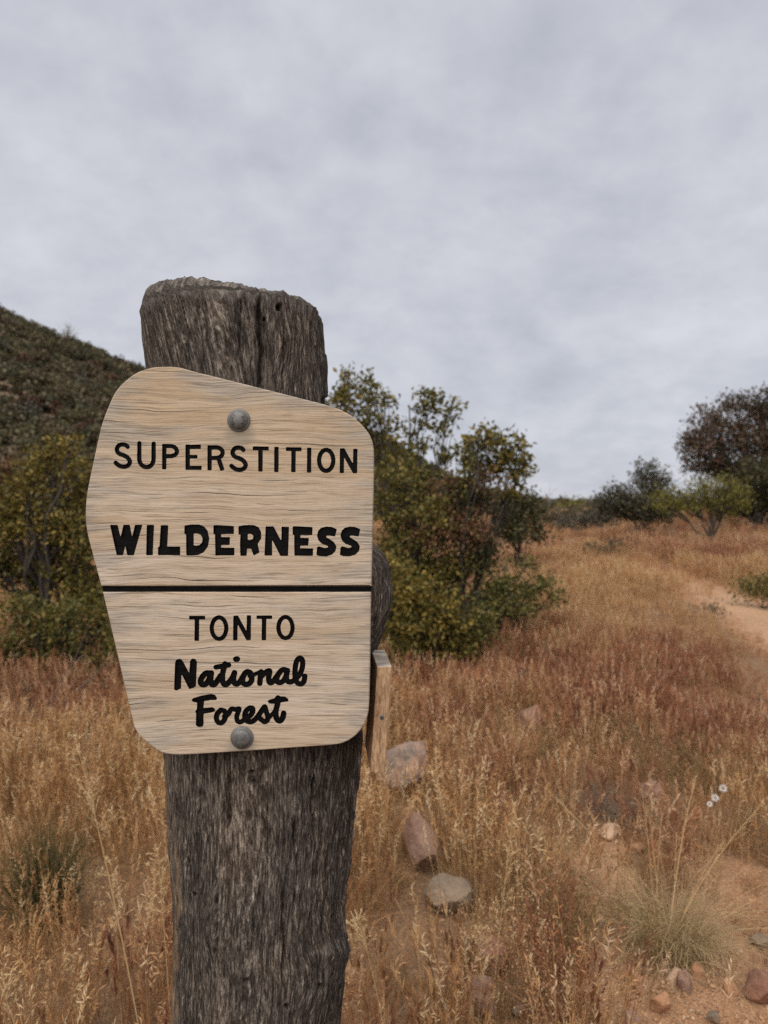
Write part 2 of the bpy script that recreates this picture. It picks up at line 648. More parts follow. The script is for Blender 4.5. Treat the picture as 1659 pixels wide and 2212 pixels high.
def build_post():
    prof = np.array([
        (560, 306, 700), (640, 306, 697), (690, 311, 701), (740, 315, 704), (800, 322, 707), (870, 329, 709), (950, 335, 714),
        (1050, 340, 728), (1150, 343, 750), (1300, 347, 778), (1420, 350, 790), (1580, 355, 785), (1640, 357, 780),
        (1720, 361, 774), (1800, 365, 767), (1850, 368, 762), (1900, 371, 756), (1980, 374, 748), (2040, 374, 751),
        (2120, 372, 748), (2212, 371, 738), (2500, 362, 735), (3400, 350, 745)], float)
    prof[:, 1] += 8
    prof[:, 2] -= 6
    topx = np.array([(300, 662), (310, 640), (322, 626), (345, 606), (372, 602), (440, 602), (472, 604), (500, 611), (515, 616), (560, 622), (616, 626), (624, 630),
                     (630, 623), (642, 631), (650, 626), (664, 630), (682, 638), (695, 652), (704, 668), (715, 690)], float)
    nf, nb = 340, 80
    ph = np.concatenate([np.linspace(math.pi - 0.25, 2 * math.pi + 0.25, nf, endpoint=False),
                         np.linspace(2 * math.pi + 0.25, 3 * math.pi - 0.25, nb, endpoint=False)])
    nc = nf + nb
    zlow, zvis = -0.15, H - 0.78
    nlow, nvis = 16, 660
    vv = np.concatenate([np.linspace(0, 1, nlow, endpoint=False) * 0.0 + np.linspace(-1, 0, nlow, endpoint=False), np.linspace(0, 1, nvis)])
    e = 2 / 2.5
    cosp, sinp = np.cos(ph), np.sin(ph)
    ux = np.sign(cosp) * np.abs(cosp) ** e
    uy = np.sign(sinp) * np.abs(sinp) ** e

    def ring(z):
        py = CY + (H - z) / PYC * F
        l = np.interp(py, prof[:, 0], prof[:, 1])
        r = np.interp(py, prof[:, 0], prof[:, 2])
        return ((l + r) / 2 - CX) / F * PYC, (r - l) / 2 / F * PYC

    # rim height for each column
    cx0, rx0 = ring(np.array(H + 0.28))
    pxc = CX + (cx0 + ux * rx0) / PYC * F
    front = np.clip(-sinp, 0, 1)
    chamf = np.interp(pxc, [300, 330, 400, 480, 560, 700], [16, 40, 46, 26, 16, 12]) * (0.55 + 0.45 * front)
    toppy = np.interp(pxc, topx[:, 0], topx[:, 1])
    jag = 3.0 * fbm(pxc * 0.13, sinp * 3, o=3, seed=41)
    YT = 0.885
    zt_col = H - (toppy + jag - CY) / F * YT
    zr_col = zt_col - chamf / F * YT
    zv = np.where(vv[:, None] >= 0, zvis + (zr_col[None] - zvis) * vv[:, None], zlow + (zvis - zlow) * (vv[:, None] + 1))
    cxx, rxx = ring(zv)
    X = cxx + ux[None] * rxx
    ry = PRY * (1 + 0.0 * zv)
    Y = PYC + uy[None] * ry
    Z = zv.copy()
    # outward directions
    nx_ = cosp[None] + 0 * Z
    ny_ = sinp[None] + 0 * Z
    arc = (ph * 0.115)[None] + 0 * Z
    ppx = CX + X / Y * F
    ppy = CY - (Z - H) / Y * F
    fr = (np.sin(ph) < 0.25)[None] + 0 * Z

    # grain coordinate: flows round knots, leans at the upper left
    g = arc + 0.006 * fbm(arc * 9, Z * 3.5, o=2, seed=51)
    lean = np.clip((570 - ppx) / 230, 0, 1) * np.clip((1000 - ppy) / 100, 0, 1)
    g = g + 0.24 * (Z - (H + 0.2)) * lean
    for kx, ky, s in ((745, 2055, 0.030), (690, 2120, 0.022), (840, 1260, 0.05), (650, 740, 0.02), (420, 2010, 0.02)):
        wx, wy = (ppx - kx) / F * 0.87, (ppy - ky) / F * 0.87
        rr = (wx / s) ** 2 + (wy / (s * 1.8)) ** 2
        g = g + fr * np.exp(-rr) * wx * 1.1
    d = 0.0036 * fbm(arc * 11, Z * 4, o=2, seed=61)
    d = d + 0.0009 * fbm(g * 120, Z * 5.5, o=3, seed=63)
    rid = np.abs(vnoise(g * 300, Z * 24, seed=65))
    d = d + 0.0013 * (rid - 0.4) + 0.0009 * vnoise(g * 390, Z * 60, seed=66)
    # deeper splits that the fibre leaves open
    sp = np.abs(vnoise(g * 115, Z * 3.6, seed=71))
    d = d - 0.0045 * np.exp(-(sp / 0.085) ** 2) * np.clip(vnoise(g * 22, Z * 3.0, seed=72) + 0.5, 0, 1)
    # loosened plates on the right-hand side
    pl = fbm(arc * 40, Z * 22, o=4, seed=75)
    pm = np.clip((ppx - 610) / 60, 0, 1) * fr
    d = d + pm * 0.0022 * np.clip((pl - 0.15) * 9, 0, 1)
    # long cracks
    for x0, y0, y1, w, dep in ((475, 612, 760, 1.6, .006), (520, 640, 800, 1.6, .006), (562, 625, 880, 2.9, .013), (613, 690, 860, 1.6, .006), (429, 640, 720, 1.4, .005),
                               (640, 650, 730, 1.5, .005), (668, 640, 760, 1.5, .005), (683, 1610, 1820, 2.2, .009), (574, 1700, 1920, 1.5, .006), (611, 1910, 2130, 1.7, .007),
                               (463, 1880, 2090, 1.8, .007), (496, 1660, 1960, 2.0, .008), (398, 1800, 1900, 1.4, .005), (545, 2020, 2230, 1.8, .006),
                               (640, 1760, 1990, 1.4, .005), (705, 1850, 2020, 1.4, .005), (430, 1650, 1800, 1.3, .005), (380, 1690, 1800, 1.3, .004), (590, 2090, 2230, 1.5, .006)):
        xw = x0 + 5 * vnoise(Z * 22, Z * 0 + x0, seed=81) + 2 * vnoise(Z * 75, Z * 0 + x0, seed=82)
        tap = np.clip((ppy - y0) / 30, 0, 1) * np.clip((y1 - ppy) / 40, 0, 1)
        d = d - fr * dep * 1.25 * tap * np.exp(-((ppx - xw) / (1.45 * w * (0.6 + 0.4 * tap))) ** 2)
    # insect and nail holes
    for x0, y0, r, asp in ((603, 664, 6.5, 1.1), (572, 690, 3, 1.4), (700, 866, 5, 1.5), (542, 1671, 5, 0.8), (402, 1864, 3, 3.2), (417, 1934, 4, 1), (533, 2121, 5.5, 1.1),
                           (619, 2176, 5.5, 0.9), (685, 2128, 5, 1.6), (710, 2105, 4, 1.3), (719, 2199, 4, 1.2), (665, 2135, 3, 2.0), (545, 1690, 3, 1)):
        rr = ((ppx - x0) / r) ** 2 + ((ppy - y0) / (r * asp)) ** 2
        d = d - fr * 0.014 * np.exp(-rr ** 2)
    # knob low on the right edge and swelling beside it
    knob = fr * np.exp(-((ppy - 2052) / 26) ** 2) * np.exp(-((cosp[None] - 0.92) / 0.30) ** 2)
    d = d + knob * 0.0075 * (1 + 0.25 * vnoise(Z * 160, arc * 60, seed=91))
    d = d + fr * 0.008 * np.exp(-((ppx - 700) / 45) ** 2 - ((ppy - 2125) / 60) ** 2)
    # burl behind the sign's right edge
    bz = np.interp(ppy, [1120, 1150, 1170, 1195, 1225, 1275, 1320, 1360, 1400, 1440, 1480], [0, 25, 54, 74, 84, 82, 70, 50, 28, 10, 0])
    wb = np.exp(-((np.mod(ph - 0.0 + math.pi, 2 * math.pi) - math.pi) / 0.75) ** 2)
    d = d + wb[None] * bz / F * PYC * (1 + 0.06 * fbm(arc * 30, Z * 20, o=3, seed=95))
    # notch across the worn top
    X = X + nx_ * d
    Y = Y + ny_ * d
    worn = np.clip((vv[:, None] - 0.985) / 0.01 + 0.8 * fbm(arc * 60, Z * 30, o=3, seed=97) - 0.1, 0, 1) * (0.75 * front + 0.25)[None]
    tanm = np.clip((ppy - 1880 + 130 * fbm(arc * 30, Z * 6, o=3, seed=98)) / 80, 0, 1) * np.clip((384 - ppx + 9 * fbm(Z * 30, arc * 9, o=3, seed=99)) / 8, 0, 1) * fr
    tanm = tanm + np.clip((364 - ppx) / 4, 0, 1) * fr * np.clip((ppy - 1600) / 60, 0, 1) * 0.6
    rows = [np.stack([X, Y, Z], -1)]
    at_g, at_w, at_t = [np.stack([g, arc, Z], -1)], [worn], [np.clip(tanm, 0, 1)]
    # worn chamfer and end grain, closing towards the middle
    bx, by = X[-1], Y[-1]
    mx, my = bx.mean(), by.mean()
    for s, k in ((0.985, 0.35), (0.955, 0.72), (0.91, 0.95), (0.86, 1.0), (0.78, 1.0), (0.66, 0.98), (0.5, 0.95), (0.3, 0.92), (0.1, 0.9), (0.005, 0.9)):
        xx = mx + (bx - mx) * s
        yy = my + (by - my) * s
        tz = H - (np.interp(CX + xx / PYC * F, topx[:, 0], topx[:, 1]) - CY) / F * YT + 0.0022 * fbm(xx * 160, yy * 160, o=3, seed=43) + jag * -0.0003
        zz_ = Z[-1] + (tz - Z[-1]) * k + 0.0012 * fbm(xx * 240, yy * 240 + s, o=2, seed=44)
        rows.append(np.stack([xx, yy, zz_], -1)[None])
        at_g.append(np.stack([g[-1] + 0.05 * s, arc[-1], zz_], -1)[None])
        at_w.append(np.full((1, nc), 1.0) * (0.8 + 0.2 * front)[None])
        at_t.append(np.zeros((1, nc)))
    V = np.concatenate(rows)
    nr = V.shape[0]
    i = np.arange(nr - 1)[:, None] * nc
    j = np.arange(nc)[None]
    j2 = (j + 1) % nc
    q = np.stack([i + j, i + j2, i + nc + j2, i + nc + j], -1)
    me = mk_mesh('log', V, q, attrs={'gz': np.concatenate(at_g).reshape(-1, 3), 'worn': np.concatenate(at_w).ravel(), 'tan': np.concatenate(at_t).ravel()})
    bxy = V[0].mean(0)
    obj('wooden_post', me, M_POST, label='thick weathered grey log post that carries the wilderness sign', category='post')


build_post()


# ------------------------------------------------------------------ routed sign
def zoom(x0, y0, sc_):
    return lambda pts: np.stack([(x0 + np.asarray(pts, float)[:, 0] / sc_) * 0.6636, (y0 + np.asarray(pts, float)[:, 1] / sc_) * 0.6636], -1)


ZA, ZB = zoom(350, 1420, 3.95), zoom(760, 1420, 3.95)
ZC, ZD = zoom(340, 1690, 3.95), zoom(760, 1690, 3.95)
ZE, ZF, ZG = zoom(600, 1980, 4.366), zoom(550, 2110, 3.6065), zoom(600, 2240, 4.608)


def L(*pts):
    return ('line', pts)


def S(w, *pts):
    return ('spl', w, pts)


def poly(*pts):
    return ('poly', pts)


def hole(*pts):
    return ('hole', pts)


def ring_(cx, cy, rx, ry, w):
    a = np.linspace(0, 2 * math.pi, 33)
    return ('spl', w, [(cx + rx * math.cos(t), cy + ry * math.sin(t)) for t in a])


def seg(w, *pts):
    return ('seg', w, pts)


S1 = [(258, 136), (235, 115), (190, 106), (146, 120), (121, 158), (125, 195), (155, 226), (205, 244), (258, 276), (288, 325), (272, 368), (228, 391), (172, 388), (132, 366), (105, 342)]
SW = [(1328, 130), (1305, 222), (1230, 210), (1195, 212), (1190, 232), (1230, 255), (1290, 295), (1322, 350), (1310, 410), (1265, 455), (1190, 478), (1110, 475), (1068, 460), (1075, 365), (1095, 350), (1170, 372), (1210, 368), (1222, 350), (1200, 338), (1140, 318), (1095, 275), (1075, 215), (1090, 150), (1130, 112), (1190, 97), (1260, 100)]
LETTERS = [
    ('S', ZA, 27, [S(54, *S1)]),
    ('U', ZA, 27, [S(54, (409, 90), (409, 200), (409, 300), (425, 352), (460, 386), (503, 398), (548, 386), (578, 350), (591, 300), (592, 200), (593, 95))]),
    ('P', ZA, 27, [seg(54, (729, 100), (729, 424)), S(52, (729, 127), (780, 127), (832, 130), (872, 150), (893, 192), (875, 234), (830, 254), (780, 257), (729, 257))]),
    ('E', ZA, 27, [seg(54, (1030, 108), (1030, 432)), seg(52, (1003, 136), (1200, 136)), seg(46, (1030, 264), (1155, 264)), seg(50, (1003, 407), (1209, 407))]),
    ('R', ZA, 27, [seg(54, (1312, 118), (1312, 437)), S(52, (1312, 144), (1370, 144), (1422, 148), (1463, 170), (1481, 212), (1463, 255), (1420, 275), (1370, 279), (1312, 279)), seg(54, (1425, 280), (1478, 439))]),
    ('S', ZB, 27, [S(54, *[(x - 131, y + 40) for x, y in S1])]),
    ('T', ZB, 27, [seg(48, (249, 156), (452, 158)), seg(54, (348, 150), (346, 453))]),
    ('I', ZB, 27, [seg(54, (553, 138), (551, 459))]),
    ('T', ZB, 27, [seg(46, (676, 165), (875, 168)), seg(54, (773, 160), (770, 462))]),
    ('I', ZB, 27, [seg(52, (974, 149), (972, 466))]),
    ('O', ZB, 27, [ring_(1192, 311, 91, 135, 53)]),
    ('N', ZB, 27, [seg(52, (1396, 157), (1393, 473)), seg(52, (1567, 163), (1563, 474)), seg(56, (1398, 166), (1564, 465))]),
    ('W', ZC, 40, [poly((72, 75), (168, 75), (207, 240), (245, 75), (325, 75), (355, 240), (393, 75), (486, 75), (376, 463), (295, 463), (270, 345), (264, 345), (238, 461), (158, 461))]),
    ('I', ZC, 40, [poly((545, 76), (637, 76), (619, 463), (537, 463))]),
    ('L', ZC, 40, [poly((725, 79), (819, 79), (806, 355), (973, 355), (973, 462), (689, 462), (689, 358), (708, 355))]),
    ('D', ZC, 40, [poly((1030, 85), (1060, 78), (1110, 70), (1215, 70), (1280, 95), (1325, 150), (1347, 250), (1330, 350), (1275, 425), (1200, 460), (1120, 468), (1053, 466), (1050, 192), (1029, 192)),
                   hole((1147, 184), (1200, 184), (1240, 203), (1264, 250), (1256, 300), (1225, 332), (1190, 343), (1147, 340))]),
    ('E', ZC, 40, [poly((1402, 82), (1440, 78), (1663, 90), (1663, 189), (1500, 191), (1498, 232), (1613, 232), (1608, 331), (1500, 331), (1498, 368), (1669, 370), (1669, 464), (1427, 466), (1422, 191), (1402, 191))]),
    ('R', ZD, 40, [poly((65, 92), (130, 80), (200, 75), (265, 79), (320, 103), (355, 165), (354, 250), (310, 318), (333, 427), (260, 467), (228, 378), (173, 378), (168, 469), (89, 469), (85, 300), (92, 196), (65, 196)),
                   hole((182, 189), (225, 189), (250, 203), (259, 230), (246, 258), (215, 271), (182, 267))]),
    ('N', ZD, 40, [poly((415, 95), (515, 95), (606, 272), (617, 272), (620, 97), (713, 102), (700, 471), (603, 471), (503, 272), (496, 272), (495, 468), (400, 467))]),
    ('E', ZD, 40, [poly((762, 94), (800, 92), (1016, 103), (1011, 204), (860, 204), (860, 241), (968, 245), (961, 336), (858, 340), (855, 375), (1023, 378), (1019, 471), (784, 469), (782, 201), (762, 201))]),
    ('S', ZD, 40, [poly(*SW)]),
    ('S', ZD, 40, [poly(*[(x + 302, y) for x, y in SW])]),
    ('T', ZE, 30, [seg(50, (69, 135), (296, 135)), seg(62, (180, 125), (176, 463))]),
    ('O', ZE, 30, [ring_(493, 283, 103, 153, 58)]),
    ('N', ZE, 30, [seg(60, (728, 106), (723, 455)), seg(58, (918, 102), (914, 453)), seg(60, (732, 116), (912, 443))]),
    ('T', ZE, 30, [seg(48, (1027, 128), (1246, 128)), seg(60, (1134, 120), (1130, 456))]),
    ('O', ZE, 30, [ring_(1438, 275, 100, 150, 57)]),
    ('N', ZF, 24, [poly((72, 170), (85, 138), (125, 124), (158, 145), (238, 298), (250, 145), (275, 123), (310, 128), (328, 160), (315, 445), (290, 466), (238, 480), (146, 300), (140, 472), (85, 499), (61, 487))]),
    ('ational', ZF, 24, [
        S(66, (482, 298), (440, 293), (400, 325), (371, 385), (383, 424), (420, 427), (462, 385), (495, 298)), S(66, (497, 292), (489, 360), (500, 418), (525, 430), (560, 395), (605, 325)),
        S(64, (658, 185), (632, 290), (628, 370), (645, 422), (672, 428), (705, 398), (745, 345), (770, 288), (757, 350), (768, 408), (797, 422), (835, 390), (870, 330)),
        S(58, (552, 224), (630, 210), (702, 198)),
        S(64, (955, 288), (915, 278), (880, 315), (862, 380), (885, 421), (930, 422), (966, 388), (970, 335), (945, 290)), S(44, (945, 330), (1005, 308), (1055, 285)),
        S(62, (1082, 278), (1072, 350), (1066, 414)), S(62, (1072, 345), (1120, 295), (1170, 266), (1183, 280), (1170, 345), (1178, 400), (1205, 405), (1240, 370), (1270, 325)),
        S(62, (1385, 262), (1335, 254), (1288, 300), (1264, 368), (1282, 402), (1325, 398), (1366, 350), (1392, 262)), S(62, (1392, 262), (1378, 335), (1392, 388), (1425, 398), (1470, 380)),
        S(60, (1460, 385), (1505, 345), (1545, 290), (1568, 210), (1565, 140), (1535, 117), (1500, 150), (1484, 220), (1480, 320), (1500, 398), (1545, 422), (1582, 395), (1595, 330))]),
    ('dot', ZF, 24, [S(66, (786, 130), (802, 128))]),
    ('F', ZG, 24, [poly((107, 180), (130, 155), (250, 115), (400, 90), (460, 103), (489, 150), (482, 178), (400, 180), (295, 195), (285, 300), (420, 288), (457, 308), (460, 345), (400, 368), (288, 385), (285, 562), (260, 582), (210, 584), (174, 557), (178, 380), (163, 345), (190, 320), (192, 218), (130, 207))]),
    ('orest', ZG, 24, [
        S(76, (545, 330), (600, 345), (622, 395), (603, 470), (560, 520), (510, 515), (481, 460), (492, 390), (545, 330)), S(70, (600, 425), (660, 390), (705, 315), (765, 322), (822, 310), (806, 365), (785, 430), (798, 495), (835, 512), (880, 488), (925, 440)),
        S(76, (925, 455), (985, 415), (1025, 355), (1022, 305), (975, 302), (925, 345), (906, 415), (925, 482), (985, 509), (1040, 488), (1090, 440), (1140, 370), (1180, 310), (1208, 282), (1225, 345), (1252, 420), (1245, 480), (1205, 506), (1165, 482), (1135, 455)),
        S(60, (1245, 470), (1300, 410), (1355, 350)), S(82, (1405, 148), (1398, 240), (1375, 330), (1374, 420), (1395, 475), (1432, 494), (1465, 465), (1483, 420), (1490, 378)),
        poly((1248, 195), (1270, 178), (1360, 150), (1380, 120), (1410, 108), (1450, 128), (1510, 128), (1560, 165), (1558, 200), (1450, 215), (1345, 236), (1270, 230))]),
]


def inside(poly_, X, Y):
    x, y = poly_[:, 0], poly_[:, 1]
    r = np.zeros(X.shape, bool)
    j = len(x) - 1
    for i in range(len(x)):
        c = ((y[i] > Y) != (y[j] > Y))
        with np.errstate(divide='ignore', invalid='ignore'):
            xi = (x[j] - x[i]) * (Y - y[i]) / (y[j] - y[i] + 1e-12) + x[i]
        r ^= c & (X < xi)
        j = i
    return r


def seg_dist(X, Y, a, b, butt):
    d = b - a
    l2 = (d ** 2).sum()
    t = ((X - a[0]) * d[0] + (Y - a[1]) * d[1]) / l2
    tc_ = np.clip(t, 0, 1)
    dd = np.hypot(X - a[0] - tc_ * d[0], Y - a[1] - tc_ * d[1])
    if butt:
        perp = np.abs((X - a[0]) * d[1] - (Y - a[1]) * d[0]) / math.sqrt(l2)
        return np.where((t >= 0) & (t <= 1), perp, 1e3)
    return dd


def blur(a, s):
    r = int(s * 3) + 1
    k = np.exp(-np.arange(-r, r + 1) ** 2 / (2 * s * s))
    k /= k.sum()
    for ax in (0, 1):
        a = np.apply_along_axis(lambda m: np.convolve(m, k, mode='same'), ax, a)
    return a


def contours(Fv, x0, y0, st, lev=0.5):
    """marching squares -> closed loops"""
    ny, nx = Fv.shape
    b = Fv > lev
    segs = {}
    A, B, C_, D_ = b[:-1, :-1], b[:-1, 1:], b[1:, 1:], b[1:, :-1]
    code = A * 1 + B * 2 + C_ * 4 + D_ * 8
    table = {1: [(3, 0)], 2: [(0, 1)], 3: [(3, 1)], 4: [(1, 2)], 5: [(3, 0), (1, 2)], 6: [(0, 2)], 7: [(3, 2)], 8: [(2, 3)], 9: [(2, 0)], 10: [(0, 1), (2, 3)], 11: [(2, 1)], 12: [(1, 3)], 13: [(1, 0)], 14: [(0, 3)]}

    def edge_(i, j, e):
        if e == 0:
            return ('h', i, j)
        if e == 2:
            return ('h', i + 1, j)
        if e == 3:
            return ('v', i, j)
        return ('v', i, j + 1)

    def pt(k):
        t, i, j = k
        if t == 'h':
            f0, f1 = Fv[i, j], Fv[i, j + 1]
            return (x0 + (j + (lev - f0) / (f1 - f0)) * st, y0 + i * st)
        f0, f1 = Fv[i, j], Fv[i + 1, j]
        return (x0 + j * st, y0 + (i + (lev - f0) / (f1 - f0)) * st)

    for i, j in zip(*np.nonzero((code > 0) & (code < 15))):
        for a, c in table[int(code[i, j])]:
            segs[edge_(i, j, a)] = edge_(i, j, c)
    out = []
    while segs:
        k0 = next(iter(segs))
        loop, k = [], k0
        while k in segs:
            loop.append(pt(k))
            k = segs.pop(k)
        if len(loop) > 12:
            out.append(np.array(loop))
    return out


def simplify(lp, tol):
    keep = np.zeros(len(lp), bool)
    far = int(np.argmax(((lp - lp[0]) ** 2).sum(1)))
    keep[[0, far]] = True
    stack = [(0, far), (far, len(lp))]
    ext = np.vstack([lp, lp[:1]])
    while stack:
        a, b = stack.pop()
        if b - a < 2:
            continue
        p, q = ext[a], ext[b]
        d = q - p
        n = math.hypot(*d) + 1e-9
        m = ext[a + 1:b] - p
        dist = np.abs(m[:, 0] * d[1] - m[:, 1] * d[0]) / n
        i = int(np.argmax(dist))
        if dist[i] > tol:
            keep[a + 1 + i] = True
            stack += [(a, a + 1 + i), (a + 1 + i, b)]
    return lp[keep]


def letter_loops(tr, shapes):
    allp = []
    for s in shapes:
        allp.append(tr(s[-1]))
    k = tr([(0, 0), (100, 0)])
    k = (k[1, 0] - k[0, 0]) / 100
    pts = np.vstack(allp)
    x0, y0 = pts.min(0) - 9
    x1, y1 = pts.max(0) + 9
    st = 0.34
    gx = np.arange(x0, x1, st)
    gy = np.arange(y0, y1, st)
    X, Y = np.meshgrid(gx, gy)
    m = np.zeros(X.shape, bool)
    for s in shapes:
        if s[0] == 'poly':
            m |= inside(tr(s[1]), X, Y)
        elif s[0] == 'seg':
            p = tr(s[2])
            m |= seg_dist(X, Y, p[0], p[1], True) < s[1] * k / 2
        elif s[0] == 'spl':
            p = tr(s[2])
            n = len(p)
            c = crom(p, np.linspace(0, n - 1, (n - 1) * 6 + 1))
            for a, b in zip(c[:-1], c[1:]):
                m |= seg_dist(X, Y, a, b, False) < s[1] * k / 2
    for s in shapes:
        if s[0] == 'hole':
            m &= ~inside(tr(s[1]), X, Y)
    f = blur(m.astype(float), 0.75 / st)
    return [simplify(l, 0.07) for l in contours(f, x0, y0, st)], [simplify(l, 0.07) for l in contours(f, x0, y0, st, 0.30)]


def to_sign(lp):
    lp = np.asarray(lp, float)
    return np.stack([(lp[:, 0] - CX) / F * SY, H - (lp[:, 1] - CY) / F * SY], -1)


def curve_mesh(loops, extrude, bevel, offset=0.0, fill='BOTH', res=1):
    cu = bpy.data.curves.new('tmp', 'CURVE')
    cu.dimensions = '2D'
    cu.fill_mode = fill
    cu.extrude = extrude
    cu.bevel_depth = bevel
    cu.bevel_resolution = res
    cu.offset = offset
    for lp in loops:
        sp = cu.splines.new('POLY')
        sp.points.add(len(lp) - 1)
        co = np.zeros((len(lp), 4), np.float32)
        co[:, :2] = lp
        co[:, 3] = 1
        sp.points.foreach_set('co', co.ravel())
        sp.use_cyclic_u = True
    o = bpy.data.objects.new('tmp', cu)
    COL.objects.link(o)
    dg = bpy.context.evaluated_depsgraph_get()
    me = bpy.data.meshes.new_from_object(o.evaluated_get(dg))
    bpy.data.objects.remove(o)
    bpy.data.curves.remove(cu)
    return me


out8 = [(360, 40), (395, 30), (430, 24), (500, 22), (560, 28), (620, 45), (760, 80), (1000, 140), (1200, 191), (1350, 230), (1430, 258), (1500, 300), (1560, 360), (1590, 410), (1603, 470), (1604, 600), (1600, 800), (1592, 1150), (1591, 1208),
        (1589, 1240), (1582, 1700), (1578, 1850), (1572, 1900), (1555, 1950), (1520, 2000), (1470, 2040), (1410, 2062), (1330, 2070), (1180, 2080), (1000, 2093), (800, 2106), (600, 2118), (520, 2118), (460, 2107), (400, 2070), (345, 2022), (315, 1980), (300, 1930),
        (250, 1715), (200, 1500), (139, 1240),
        (131, 1208), (75, 1000), (56, 920), (48, 860), (47, 790), (54, 710), (75, 600), (103, 470), (130, 350), (155, 275), (178, 220), (200, 172), (235, 125), (290, 76), (330, 52)]


def o8_local():
    """left and right outline of the board against height, in its own frame"""
    p = dense_outline()
    z0, z1 = p[:, 1].min(), p[:, 1].max()
    res = [[], []]
    for t in np.linspace(0.0, 1.0, 18):
        z_ = np.clip(z0 + (z1 - z0) * t, z0 + 0.002, z1 - 0.002)
        q_ = np.roll(p, -1, 0)
        cr_ = (p[:, 1] - z_) * (q_[:, 1] - z_) <= 0
        f_ = (z_ - p[cr_, 1]) / (q_[cr_, 1] - p[cr_, 1] + 1e-12)
        xx = p[cr_, 0] + f_ * (q_[cr_, 0] - p[cr_, 0])
        res[0].append((t, float(xx.min())))
        res[1].append((t, float(xx.max())))
    return z0, z1, res[0], res[1]


def dense_outline():
    p = np.array(out8, float)
    p = to_sign(np.stack([165.9 + 0.4 * p[:, 0], 783.05 + 0.4 * p[:, 1]], -1))
    c_ = P(510, 1200, SY)
    return p - np.array([c_[0], c_[2]])


